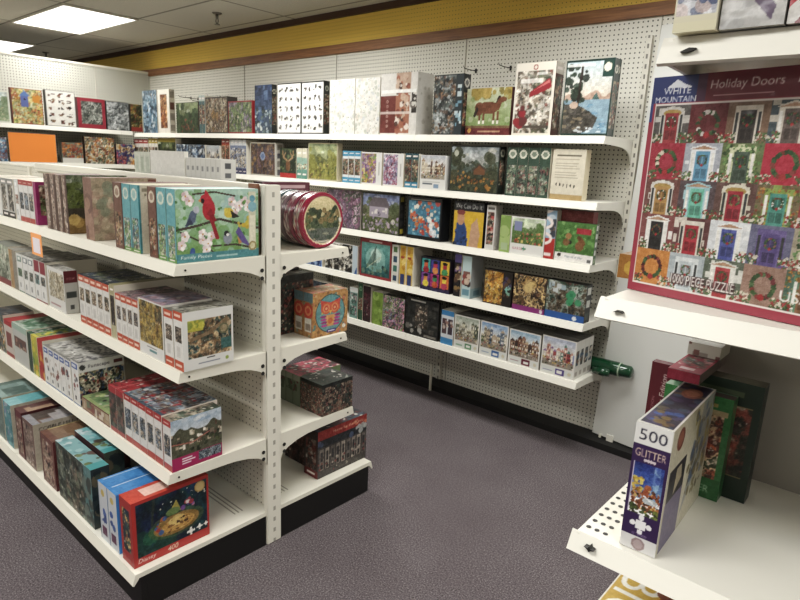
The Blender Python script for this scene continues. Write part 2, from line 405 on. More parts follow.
X0, X1, Y0 = -10., 4.6, -5.2
struct(MB().box(X0, X1, Y0, YW+.1, -.05, 0).build('floor', CARPET))
struct(MB().box(X0, X1, Y0, YW+.1, CEIL, CEIL+.05).build('ceiling', TILES))
struct(MB().box(X0, X1, YW, YW+.1, 0, TRIM0).build('wall_back', PEG_XZ))
struct(MB().box(X0, X1, YW, YW+.1, TRIM1, CEIL-.045).build('wall_back_upper', PEG_Y))
struct(MB().box(X0, X1, YW-.02, YW+.1, TRIM0, TRIM1).build('trim_1', WOOD))
struct(MB().box(X0, X1, YW-.025, YW+.1, CEIL-.045, CEIL).build('trim_2', mat('dark_wood_cornice', '4a3222', .5, noise=.15)))
struct(MB().box(X0, X1, YW-.14, YW, 0, .04).build('baseboard_and_floor_shade', DARK))  # black base, widened so its colour stands in for shade on the floor
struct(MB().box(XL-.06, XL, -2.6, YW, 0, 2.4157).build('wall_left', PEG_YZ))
struct(MB().box(XL-.07, XL+.008, -2.6, YW, 2.4157, 2.437).build('trim_3', STEEL2))
for yj in (1.42, .18): struct(MB().box(XL, XL+.004, yj-.004, yj+.004, 0, 2.4157).build('trim_4', STEEL2))
struct(MB().box(X0-.1, X0, Y0, YW+.1, 0, CEIL).build('wall_far_left', PAINT))
struct(MB().box(X1, X1+.1, Y0, YW+.1, 0, CEIL).build('wall_right', PAINT))
struct(MB().box(X0, X1, Y0-.1, Y0, 0, CEIL).build('wall_front', PAINT))
for i, xj in enumerate((-3.1, -1.86, -.62, .62)):   # seams between wall pegboards
    struct(MB().box(xj-.003, xj+.003, YW-.003, YW, .05, TRIM0).build('trim_5', mat('pegboard_seam', '9c998d', .6)))

# ceiling lights: 2 x 4 ft recessed panels on an 8 ft grid
EMIT = bpy.data.materials.new('light_diffuser'); EMIT.use_nodes = True
_b = EMIT.node_tree.nodes['Principled BSDF']; _b.inputs['Base Color'].default_value = (.9, .9, .88, 1); _b.inputs['Emission Color'].default_value = (1, .98, .94, 1); _b.inputs['Emission Strength'].default_value = 2.2
def ceiling_light(x, y, label):
    t = empty('ceiling_light', label, 'ceiling light', (x+.61, y+.305, CEIL), 'recessed ceiling light panels')
    MB().box(-.595, .595, -.29, .29, -.012, -.002).build('diffuser', EMIT, t)
    f = MB()
    for a in ((-.61, .61, -.305, -.29), (-.61, .61, .29, .305), (-.61, -.595, -.29, .29), (.595, .61, -.29, .29)): f.box(*a, -.016, -.001)
    f.build('frame', STEEL, t)
ceiling_light(TX0, TY0, 'bright recessed ceiling light panel shown whole at the top of the picture')
ceiling_light(TX0-2.4384, TY0, 'bright ceiling light panel beyond it, cut by the left picture edge')
POWER = 31
for i in range(-1, 4):
    for j in range(-2, 1):
        lt = bpy.data.lights.new('ceiling_lamp', 'AREA'); lt.shape = 'RECTANGLE'; lt.size = 1.15; lt.size_y = .55; lt.energy = POWER*(.55 if i < 1 and j == 0 else 1.); lt.color = (1, .985, .955); lt.spread = math.radians(165)
        o = bpy.data.objects.new('ceiling_lamp', lt); C.objects.link(o); o.location = (TX0+.61+2.4384*i, TY0+.305+2.4384*j, CEIL-.03)
def sprinkler(px, py, label):
    p = hit(px, py, 2, CEIL-.03); t = empty('sprinkler_head', label, 'sprinkler', (p[0], p[1], CEIL), 'ceiling sprinklers')
    ch = mat('brushed_chrome', '8d8a84', .3, metal=.9)
    m = MB().tube([(0, 0, -.001), (0, 0, -.012)], [.04, .03], 16); m.build('escutcheon', ch, t, True)
    MB().tube([(0, 0, -.012), (0, 0, -.045)], .012, 10).build('stem', ch, t, True)
    m = MB()
    for s in (-1, 1): m.tube([(s*.01, 0, -.04), (s*.02, 0, -.06), (s*.004, 0, -.085)], .004, 6)
    m.build('yoke', ch, t, True)
    MB().tube([(0, 0, -.085), (0, 0, -.09)], .022, 12).build('deflector', ch, t)
sprinkler(217, 17, 'chrome sprinkler head hanging from the ceiling right of the light panels')
sprinkler(46, 55, 'tiny far chrome sprinkler on ceiling behind the left pegboard partition')

# ------------------------------------------------------------------ shelving
def shelf(parent, x0, x1, yb, d, z, sgn, lip=.0386, brackets=(1,), arch=.11, m=STEEL, name='shelf', out=.012, wing=0.):
    """a steel shelf from the back plane yb out by d on side sgn (-1 toward the viewer), with a slanted lip and end brackets"""
    yf = yb+sgn*d
    s = MB().box(x0+.002, x1-.002, min(yb, yf), max(yb, yf), z-.018, z).build(name, m, parent)
    MB().prism([(yf, z), (yf+sgn*out, z-lip), (yf+sgn*out*.6, z-lip-.003), (yf-sgn*.012, z-.019)], 0, x0+.001-wing, x1-.001).build('front_lip', m, s)
    for e in brackets:
        xe = x1-.001 if e > 0 else x0+.004
        pts = [(yf+sgn*.002, z-.002), (yf+sgn*.011, z-lip), (yf-sgn*d*.45, z-lip-.006)]
        for k in range(1, 6):
            a = k/5*math.pi/2; pts.append((yf-sgn*d*(.45+.47*math.sin(a)), z-lip-.006-(arch-lip)*(1-math.cos(a))))
        pts += [(yb, z-arch-.012), (yb, z-.002)]
        b = MB().prism(pts, 0, xe-.003, xe+.003).build('bracket', m, s)
        if e > 0:
            pass
    return s
def gondola_label(o): return o

# wall run
wall = empty('wall_shelving', 'long white steel shelving run with five shelf levels against the back pegboard wall', 'shelving', (0, YW, 0))
for k in range(4):
    for z in WZ: 
        o = shelf(wall, XW-BAY*(k+1) if k < 3 else -4.49, XW-BAY*k, 0, YW-YF, z, -1, brackets=(1,) if k == 0 else ())
UPR = slot_mat('slotted_wall_upright', 'cfccc0', 0, 2, .0508, .005, .45)
for k in range(4):
    MB().box(-.016, .016, -.03, -.001, .05, 1.79 if k else 2.3).build('upright', UPR, wall, loc=(XW+.02-BAY*k, 0, 0))
    if k: MB().box(-.007, .007, -.16, -.146, .001, .20).build('foot', STEEL2, wall, loc=(XW+.05-BAY*k, 0, 0))
MB().box(-.016, .016, -.03, -.001, .05, 2.3).build('upright', UPR, wall, loc=(XW+.02+BAY, 0, 0))

# partition run (left)
part = empty('partition_shelving', 'white steel shelves on the left pegboard partition behind the island', 'shelving', (XL, 0, 0))
part.rotation_euler.z = math.pi/2       # local x runs along the partition (+y), local -y faces the aisle (+x)
for z in (1.785, 1.446, 1.1):
    for a, b in ((-1.0, .24), (.24, 1.48)): shelf(part, a, b, 0, .39, z, -1, brackets=())
    shelf(part, 1.48, 1.60, 0, .39, z, -1, brackets=())

# island gondola
isl = empty('island_gondola', 'white double-sided island shelving unit with pegboard core and black kick base', 'shelving', (0, 0, 0))
ISL0 = -3*BAY
panel = MB().box(ISL0, -.03, -.018, .018, .16, 1.47).build('pegboard_panel', PEG_G, isl)
UPG = slot_mat('slotted_island_upright', 'd9d6ca', 1, 2, .05, .006, .38)
MB().box(-.026, .004, -.036, .036, .0, GTOP).build('upright', UPG, isl, bevel=.004)
for k in (1, 2, 3): MB().box(-.016, .016, -.03, .03, 0, 1.47).build('upright', STEEL2, isl, loc=(-BAY*k, 0, 0))
RAIL = slot_mat('slotted_top_rail', 'd9d6ca', 2, 0, .016, .004, .4, centre=1.462)
MB().box(-2.36, -.027, -.032, .032, 1.445, GTOP-.002).build('top_rail', RAIL, isl, bevel=.004)
for k in range(3):
    for z, d in zip(GZ[:3], GD[:3]):
        for sg in (-1, 1): shelf(isl, -BAY*(k+1), -BAY*k-(.0 if k else .002), 0, d, z, sg, brackets=(1,) if k == 0 else (), m=STEEL2)
    for sg in (-1, 1):
        o = shelf(isl, -BAY*(k+1), -BAY*k-(.0 if k else .002), 0, GD[3], GZ[3], sg, brackets=(), m=STEEL2, name='base_deck')
for sg in (-1, 1):
    MB().box(ISL0, -.004, min(.55*sg, .572*sg), max(.55*sg, .572*sg), 0, GZ[3]-.02).build('kick_plate', BLACK, isl)
    MB().box(-.02, -.003, min(.04*sg, .55*sg), max(.04*sg, .55*sg), 0, GZ[3]-.02).build('end_kick_plate', BLACK, isl)
    # vents in the rear of the base deck
    v = MB()
    for k in range(3):
        for r in range(3): v.box(-.33*k-.36, -.33*k-.08, sg*(.10+.018*r)-.003, sg*(.10+.018*r)+.003, GZ[3], GZ[3]+.0006)
    v.build('deck_slots', mat('slot_shadow', 'a09d92', .7), isl)
    for z, d in zip(GZ[:3], GD[:3]):
        for zz in (.055, .085): MB().tube([(.002, sg*.052, z-zz), (.0035, sg*.052, z-zz)], .008, 10).build('bracket_bolt', mat('bolt_and_hole_dark', '2a2927', .5), isl)  # near-black colour, shared by rivets and punched holes
        MB().tube([(.001, sg*(d-.03), z-.022), (.0028, sg*(d-.03), z-.022)], .004, 8).build('bracket_rivet', MATS['bolt_and_hole_dark'], isl)

# display gondola on the right
dis = empty('display_gondola', 'white steel shelving unit cut by the right picture edge, with wide front lips', 'shelving', (XR, 0, 0))
DB = .43
for z in RZ:
    s = shelf(dis, .045 if z == RZ[0] else 0, BAY, -.045, DB, z, -1, lip=.036 if z == RZ[0] else .031, brackets=(-1,), arch=.075, out=.018, wing=.008)
    px = {0: (689.5, 51), 1: (620, 312), 2: (591, 547)}.get(RZ.index(z))
    if px:
        p = hit(*px, 1, YR-.012); m = MB(); x, zz = p[0]-XR, p[2]
        if RZ.index(z) == 0: pts = [(x-.010, zz-.002), (x-.003, zz+.001), (x+.002, zz+.003), (x+.010, zz+.002), (x+.006, zz-.001), (x-.002, zz-.003)]
        elif RZ.index(z) == 2: pts = [(x-.009, zz+.001), (x-.003, zz+.001), (x, zz+.005), (x+.003, zz+.001), (x+.009, zz), (x+.003, zz-.002), (x, zz-.005), (x-.003, zz-.001)]
        else: pts = [(x-.008, zz), (x-.004, zz+.0026), (x+.004, zz+.0026), (x+.008, zz), (x+.007, zz), (x+.0035, zz+.0018), (x-.0035, zz+.0018), (x-.007, zz)]
        m.prism(pts, 1, YR-.0215, YR-.004).build('slot_hole', MATS['bolt_and_hole_dark'], s)
# punched holes at the left end of the low shelf
h = MB()
for i in range(9):
    for j in range(3): h.tube([(.012+.015*j, YR+.02+.026*i, RZ[2]+.0003), (.012+.015*j, YR+.02+.026*i, RZ[2]+.0008)], .0045, 8)
h.build('punched_holes', MATS['bolt_and_hole_dark'], dis)
MB().box(.075, BAY, -.045, -.005, .05, 2.1).build('back_panel', mat('grey_back_panel', '8f8b83', .6, noise=.04, nscale=3), dis)
MB().box(BAY-.03, BAY+.01, -.05, .03, 0, 2.1).build('upright', STEEL2, dis)
MB().box(.0, BAY, -.50, -.03, .12, .15).build('base_deck', STEEL, dis)
MB().box(.02, BAY, -.46, -.03, 0, .12).build('kick_plate', BLACK, dis)

# white board standing by the right end of the wall run
BY = 1.962
pl = [hit(662, 25, 1, BY), hit(592, 432, 1, BY)]
q = hit(640, 455, 2, float(pl[1][2])); dv = (q-pl[1]); dv[1] *= .45; dv = dv/np.linalg.norm(dv)
brd = empty('white_board', 'tall plain white panel board leaning by the right end of the wall shelving', 'board', (float(pl[1][0]), BY, 0))
m = MB(); a, b = pl; W_ = .62; n_ = np.array([-dv[1], dv[0], 0])*.012; o_ = np.array([pl[1][0], BY, 0])
m.v = [tuple(p-o_) for p in (b, b+dv*W_, a+dv*W_, a, b+n_, b+dv*W_+n_, a+dv*W_+n_, a+n_)]
m.f = [(0, 1, 2, 3), (7, 6, 5, 4), (0, 4, 5, 1), (1, 5, 6, 2), (2, 6, 7, 3), (3, 7, 4, 0)]
m.build('panel', mat('white_board_face', 'd3d4cf', .5, noise=.02, nscale=3), brd)
zb_ = float(b[2])
MB().box(.05, .062, -.02, -.008, .0, zb_+.012).build('leg', STEEL2, brd)
MB().box(.10, .14, -.03, -.02, zb_-.02, zb_+.03).build('clip', STEEL, brd)
MB().box(.5, .525, -.14, -.0, .0, zb_+.0).build('leg', STEEL2, brd)

# ------------------------------------------------------------------ stock: rows facing the aisle
ORD = ['first', 'second', 'third', 'fourth', 'fifth', 'sixth', 'seventh', 'eighth', 'ninth', 'tenth', 'eleventh', 'twelfth']
def fx(px, y, z, lo=-6.5, hi=1.75): return solve(lambda x: proj(x, y, z)[0], px, lo, hi)
def fz(py, x, y, lo, hi=3.2): return solve(lambda z: -proj(x, y, z)[1], -py, lo, hi)
def fy(px, x, z, lo=-1.2, hi=2.0): return solve(lambda y: proj(x, y, z)[0], px, lo, hi)
BOX = dict(name='puzzle_box', cat='puzzle box')
def row(z, yf, items, where, d0=.06, group=None, cap=None):
    """items: label, left px, right px, top px (or height), then keywords; fronts stand on the line y = yf, z = z"""
    for it in items:
        lab, pl, pr, pt = it[:4]; k = dict(it[4]) if len(it) > 4 else {}
        if yf > 1:
            adj = lambda q: q-3.6*max(0, (q-380)/200); pl, pr = adj(pl), adj(pr)
            if pt > 5: pt -= 1.5
            if k.get('d', 0) > 5: k['d'] = adj(k['d'])
        off = k.pop('off', 0.); y = yf+off; dz = k.pop('dz', 0.)
        x0, x1 = fx(pl, y, z+dz), fx(pr, y, z+dz)
        h = pt if pt < 5 else fz(pt, (x0+x1)/2, y, z+dz)-z-dz
        if cap: h = min(h, cap)
        d = k.pop('d', d0)
        if d > 5: d = fy(d, x1, z+dz)-y
        d = max(d, .015)
        n = k.pop('n', 1); w = (x1-x0)/n; stack = k.pop('stack', 1)
        for i in range(n):
            l2 = lab if n == 1 else lab.replace('#', ORD[i])
            for s in range(stack):
                l3 = l2 if stack == 1 else (l2 if s == 0 else f"{lab.split(',')[0]}, {ORD[s]} from the front")
                kk = dict(k)
                if s: kk.pop('front', None)
                carton(k.get('nm', 'puzzle_box'), (w-.0012, d-.0012, h), (x0+w*(i+.5), y+d*(s+.5), z+dz+.0012), label=(l3+' '+where if where else l3), group=group, **{a: b for a, b in kk.items() if a != 'nm'})

PAL_C = ('7d6a52', 'c9b28a', '8d3b33', '3f5a66', 'd9d2c0', '4d5a36', 'c98a3a')
PAL_D = ('2a2420', '5b4433', '8a6a42', 'b58b4a', '3a4433', '6b2e28', 'a79a86')
PAL_F = ('c45a8c', 'e6a5bd', '7a9c4a', '5a3f66', 'e9d7a0', 'b03a4a', '6f86b0', '3d6b3a')
PAL_B = ('c9352f', 'e8b63a', '3f86c4', '4b9a4a', 'e9e3d2', '6a3f86', 'e0702c')
PAL_X = ('6f1f22', 'b8342c', '2f5a36', 'd9cdb4', '8a6f3c', '24302a')

def animals(cols, rows, seed_n=4): return blobs('eceae4', cols, rows, seed_n, ['24221f', '3b3834', '58544e', '8a857c'])
def worldmap(c):
    c.rect(0, 0, 1, 1, 'e9e7df'); c.dabs(60, .05, ['d2d6c4', 'dcd2c2', 'c9cfd2', 'd9d6c9', 'b9bfae'], al=.7); c.dabs(50, .014, ['8f9486', 'a08c76', '9aa4a8', '6d7468']); c.grain(.05)
def panda(c):
    c.rect(0, 0, 1, 1, 'e6e2da'); c.rect(0, .02, .42, .64, '7a2f28'); c.rect(.42, .66, .82, 1, 'c9a58c'); c.rect(.42, .02, .8, .64, 'b77357')
    c.dabs(30, .07, ['8f4436', 'd8b79c', '5a3a30', 'efe6da', 'b0634a'], (.45, .05, .78, .95)); c.rect(.86, .35, .99, .72, '39332f'); c.dabs(10, .04, ['e9e4da', '6b625a'], (.87, .38, .98, .7))
    for v in (.12, .2, .28, .36, .44, .52): c.text('o', .17, v, .045, 'efe2d4')
    c.rect(.02, .68, .98, .73, 'fbfaf6'); c.rect(.0, .33, .8, .37, 'f4efe8', .7); c.grain(.05)
def horse(c):
    c.rect(0, 0, 1, 1, '7a5a3c'); c.grad(.2, 1, '7f9a55', 'cfd3b0'); c.dabs(16, .12, ['a88f3c', 'c2a24c', '8a7a34'], (0, .84, 1, 1)); c.dabs(22, .08, ['8aa05c', 'b9bf8a', 'cdd0b0'], (.0, .3, 1, .8), .6)
    B = '7a4226'; c.ell(.5, .58, .24, .13, B); c.ell(.3, .56, .1, .15, B); c.poly([(.62, .58), (.74, .82), (.84, .78), (.74, .52)], B); c.ell(.82, .75, .08, .055, B); c.poly([(.66, .66), (.72, .84), (.77, .82)], '2e1a12')
    for u in (.3, .38, .62, .7): c.rect(u, .27, u+.045, .5, B); c.rect(u, .24, u+.045, .31, 'efe9dc')
    c.poly([(.24, .62), (.17, .4), (.22, .38), (.29, .56)], '2e1a12'); c.rect(0, 0, 1, .16, '6e1f22'); c.circ(.1, .1, .05, 'd8a24a'); c.rect(.3, .06, .8, .1, 'b98a6a'); c.grain(.08)
def canoe(c):
    c.rect(0, 0, 1, 1, 'e4dccb'); c.motif(collage('9a8a76', ['6d6152', 'c7b99e', '8b3a32', '59604a', 'e0d8c8', '3c3a36'], 80, .06), .06, .03, .93, .88)
    c.poly([(.38, .52), (.9, .64), (.92, .72), (.86, .78), (.4, .6)], 'a3202c'); c.poly([(.5, .62), (.88, .72), (.86, .76)], 'd96a66'); c.rect(.1, .1, .85, .14, '554a40'); c.dabs(12, .05, ['a3202c', '6d2a2a'], (.08, .12, .3, .4))
    c.ring(.5, .935, .03, .01, 'a33a30'); c.rect(.15, .72, .7, .78, 'f6f3ec', .7); c.rect(.55, .83, .8, .86, 'ffffff', .6)
def lake(c):
    c.rect(0, 0, 1, 1, '1f3a34'); m = lambda q: (q.grad(.45, 1, 'dcc9b0', 'b9cfd6'), q.wave(.56, .03, 'b5947e'), q.rect(0, .0, 1, .47, '7f9fb0'), q.dabs(16, .05, ['88b9d2', '4f86ab', 'b9d3de'], (.4, .0, 1, .44), .6, .3),
        q.poly([(.62, .48), (.7, .58), (.78, .48)], '3a5a56'), q.dabs(20, .07, ['2b3a2e', '35483a', '1f2a22'], (.02, .45, .45, .95)), q.line([(.3, .3), (.34, .95)], .02, '2e231b'),
        q.poly([(0, 0), (0, .42), (.4, .38), (.78, .22), (.7, .06), (.45, 0)], '4a463f'), q.dabs(24, .06, ['6d675c', '39362f', '84775f'], (0, .04, .6, .34), .9, .5), q.ell(.22, .4, .1, .05, 'c5a892'), q.dabs(10, .03, ['dfe9ee'], (.3, 0, .9, .1), .8, .4), q.grain(.1))
    c.motif(m, .04, .03, .97, .97); c.rect(.77, .76, .97, .97, '22463c'); c.circ(.87, .89, .055, 'e2dcc4'); c.rect(.02, .91, .6, .945, 'f8f8f4', .75)
def penguinback(c):
    c.rect(0, 0, 1, 1, 'd8cfb6'); c.rect(.12, .86, .88, .9, '6a6252')
    for i in range(9): c.rect(.1, .8-.045*i, .9-.15*c.r.rand(), .815-.045*i, 'a89f88')
    for i in range(6): c.ell(.18+.11*i, .27+.03*c.r.rand(), .02, .035, '2f2c29')
    c.rect(.0, .0, 1, .1, 'b99a62'); c.grain(.04)
def yellowposter(c):
    c.rect(0, 0, 1, 1, '151f3a'); c.rect(.0, .0, 1, .8, 'e3b324'); c.poly([(.05, 0), (.1, .5), (.3, .62), (.45, .4), (.5, 0)], '2a4a86'); c.ell(.24, .62, .13, .15, 'c9906a'); c.poly([(.55, 0), (.6, .5), (.78, .66), (.9, .3), (.85, 0)], 'c99a78'); c.dabs(12, .05, ['22376a', '35579a', '1a2a4c'], (.06, .02, .46, .35)); c.ell(.24, .76, .14, .06, '8c3a34')
    c.rect(0, .82, 1, 1, '111318'); c.text('We Can Do It!', .05, .85, .11, 'f6f4ee', width=.9); c.grain(.05)
def teapots(c):
    c.rect(0, 0, 1, 1, '17191c'); m = lambda q: (q.rect(0, 0, 1, 1, '3f7f9c'), q.dabs(24, .12, ['d9582c', 'e0803a', 'c9402c', 'efe4cf', '5fa8bf', 'c93a2e'], (0, 0, 1, 1)), q.dabs(30, .05, ['f0d8b0', '2c4f66', 'a32c22', '77b0c4']), q.dabs(8, .08, ['f2efe6', 'dfe6ea'], (.6, 0, 1, .5)), q.grain(.1))
    c.motif(m, .06, .09, .95, .9); c.rect(.1, .925, .8, .96, 'a8a49a')
def sixpanel(c):
    c.rect(0, 0, 1, 1, '1b1626'); cols = [['3aa5a0', 'd9582c'], ['3a3f9a', 'c93a5a'], ['f0c22c', 'b0283a'], ['7a3f9a', 'e08a3a'], ['b0287a', '3f9a5a'], ['e8702c', 'f0d83a']]
    for i in range(6):
        u, v = (i % 3)*.32+.03, .54-.42*(i//3); a, b = cols[i]; c.rect(u, v, u+.29, v+.4, a); c.ell(u+.15, v+.24, .07, .11, b); c.ell(u+.15, v+.08, .1, .1, cols[(i+2) % 6][1]); c.ell(u+.15, v+.33, .08, .05, '2a1c1a')
    c.rect(0, 0, 1, .1, '2a2350'); c.grain(.1)
def shipbottle(c):
    c.rect(0, 0, 1, 1, 'a03034'); m = lambda q: (q.grad(0, 1, '1f5a5c', '6fb5ac'), q.ell(.5, .5, .36, .4, 'a3d0c2', .6), q.ell(.52, .62, .2, .22, 'd9ecdd', .6), q.poly([(.2, .3), (.5, .9), (.56, .3)], '39544a', .6), q.line([(.2, .2), (.7, .62)], .012, 'c9d0b0'), q.line([(.4, .2), (.52, .92)], .01, '2c3a34'), q.dabs(14, .06, ['24504e', '1a3c3e', '6d8a70'], (0, 0, 1, .3)), q.grain(.1))
    c.motif(m, .05, .08, .95, .88); c.rect(.3, .91, .7, .95, 'd9a8a0')
def clock(c):
    c.rect(0, 0, 1, 1, '2a2b29'); c.rects(14, .16, ['3b3c38', '4a4a44', '23231f', '5a574e'], (.05, .1, .95, .9)); c.rect(.3, .22, .68, .82, '443f38'); c.dabs(40, .035, ['b9a58c', '8a7a66', '6a4a40', 'd2c8b8', '322c28'], (.32, .22, .66, .8)); c.dabs(8, .06, ['bdbab0', '8d8a80'], (.05, .08, .5, .25)); c.rect(.15, .92, .6, .955, 'c9c6bb'); c.rect(.6, .03, .95, .08, '8a857a'); c.grain(.1)
def villagebox(sky, pal, lab):
    def f(c):
        c.rect(0, 0, 1, 1, 'e9e6dd'); c.motif(village(sky, pal), .05, .24, .95, .96); c.rect(.03, .04, .97, .2, 'dfe3dc'); c.rect(.45, .03, .72, .2, lab); c.rect(.51, .08, .66, .15, 'f3f0e8'); c.circ(.87, .115, .05, 'd8cfae'); c.rect(.08, .09, .36, .12, lab, .6)
    return f
def dogs(c):
    c.rect(0, 0, 1, 1, '4f7f3a'); c.dabs(60, .07, ['4a7a34', '5f9a44', '3f6a2c', '6fa552', '8ab56a'], al=.8); c.dabs(9, .09, ['8a5a34', '6d4326', '2c2420', 'b07a4a'], (.2, .35, .7, .65)); c.rect(.52, .72, .9, .86, 'b02c38'); c.rect(0, 0, 1, .22, 'ece9e2'); c.ell(.12, .15, .05, .05, '39342f'); c.text('Puppies at play', .28, .09, .07, '6a7a86'); c.rect(.85, .04, .95, .12, '6a6a6a'); c.grain(.07)

# wall, top shelf
T = dict
row(WZ[0], YF+.012, [
 ('narrow blue wintry box in the back corner,', 144, 158, 92, T(front=collage('7c97ac', ['4a6a86', '9fb9c9', 'd6dde0', '2f4658', '5d7f8f'], 60, .12), d=.05)),
 ('white box with an orange-brown picture panel,', 159, 170.5, 91, T(front=framed('e3ddcd', collage('a8683a', ['c98a4a', '6d3c20', 'e0b070', '8a4a2a'], 50, .1), .12), right=strips('d2cbb8', ['9a9282', '7a4a3a']), d=176.)),
 ('low dark green landscape box with a red patch,', 177, 199, 104, T(front=framed('3a3a2a', land('8a9a6a', '6d7a4a', '39502c', '2c4422', ('4a6a2c', '8c3a34', '2a3a1f')), .04), side='4a2422', d=.05)),
 ('# of two teal spines beside the brown crowd box', 199.5, 205.5, 97, T(front=spine('4b6e70', 'b9c9c4', (.25, .75), None), n=2, d=.2)),
 ('brown crowd scene box with charcoal top,', 206, 228, 98.5, T(front=framed('4a443e', collage('8f8270', PAL_D+('b9ab93', '9c6a52'), 120, .06), .04), side='3b3632', top=plain('2f2c2a'), d=.10)),
 ('red-framed green picnic scene box,', 228.5, 252.5, 102.5, T(front=framed('98272f', collage('62734f', ['7d8f5a', '3f5a3a', 'a9b08a', 'b8a890', '7a6a86', '445a4a'], 90, .08), .06), side='7a2228', d=.045)),
 ('tall night-blue forest box with dark edge,', 255, 272, 86.5, T(front=lambda c: (c.grad(0, 1, '3a4a5c', '2c3f66'), c.rects(24, .14, ['22304c', '3d5578', '1c2638', '50688a'], (0, .2, 1, 1)), c.dabs(30, .05, ['8fa0a4', 'c9cfc8', '5a6a60', '39463c'], (0, 0, 1, .5)), c.grain(.1)), right=spine('2c2f2c', None, (.2, .75), None, 'c9c6ae'), d=277.)),
 ('left one of two white boxes of black animal drawings,', 277.5, 300.5, 84.5, T(front=framed('2a2c29', animals(4, 5), .025), side='2a2c29', d=.05)),
 ('right one of two white boxes of black animal drawings,', 301, 323.5, 83, T(front=framed('2a2c29', animals(4, 5), .025), right=spine('2f322f', None, (.2, .75), None, 'b9c0b0'), side='2a2c29', d=329.)),
 ('left one of two pale map boxes beside the panda-coloured box,', 329.5, 354, 81, T(front=worldmap, side='dedbd0', d=.06)),
 ('right one of two pale map boxes, beside the brick-red panels', 354.5, 378.5, 79.5, T(front=worldmap, side='dedbd0', d=.06)),
 ('glossy white box with brick-red panels and a white side,', 379.5, 416, 74.5, T(front=panda, right=lambda c: (c.rect(0, 0, 1, 1, 'dcd9d1'), c.dabs(8, .03, ['c2beb4']), c.grain(.03)), side='dcd9d1', d=.16, wrap=True)),
 ('dark winter village box with pale blue spine edge,', 432.5, 462, 76, T(front=lambda c: (c.rect(0, 0, 1, 1, '39403f'), c.motif(collage('3d4445', ['59625f', '2a2f31', '8f6a4a', 'a9b0b0', '6d4a3a', 'c9cfcf'], 70, .09), .03, .03, .74, .97), c.rect(.76, 0, 1, 1, '2f3a40'), c.rects(14, .06, ['9ac0cf', '6f9fb5', 'cfe0e4'], (.8, .1, .96, .8))), right=spine('24282a', None, (.15, .7), None, 'c9c6ba'), side='24282a', d=469.)),
 ('chestnut horse box with dark red bottom band,', 466, 511, 89.5, T(front=horse, side='5a2422', d=.05, off=.03)),
 ('tall cream box with a bright red boat,', 513.5, 553, 64, T(front=canoe, right=spine('5a2e2a', 'cfc6b4', (.1, .8), None), side='4a2a28', d=561., wrap=True)),
 ('dark green lake and pine sunset box, front copy,', 563, 611, 61, T(front=lake, right=spine('223a34', None, (.1, .7), None, 'd9d4be'), side='20302c', d=.055, wrap=True)),
 ('dark green copy standing right behind the lake sunset box,', 568, 613, 61.5, T(right=spine('223a34', None, (.1, .7), None, 'c9c4ae'), side='20302c', d=.055, off=.06)),
], 'on the top wall shelf', group='puzzle boxes on the top wall shelf')

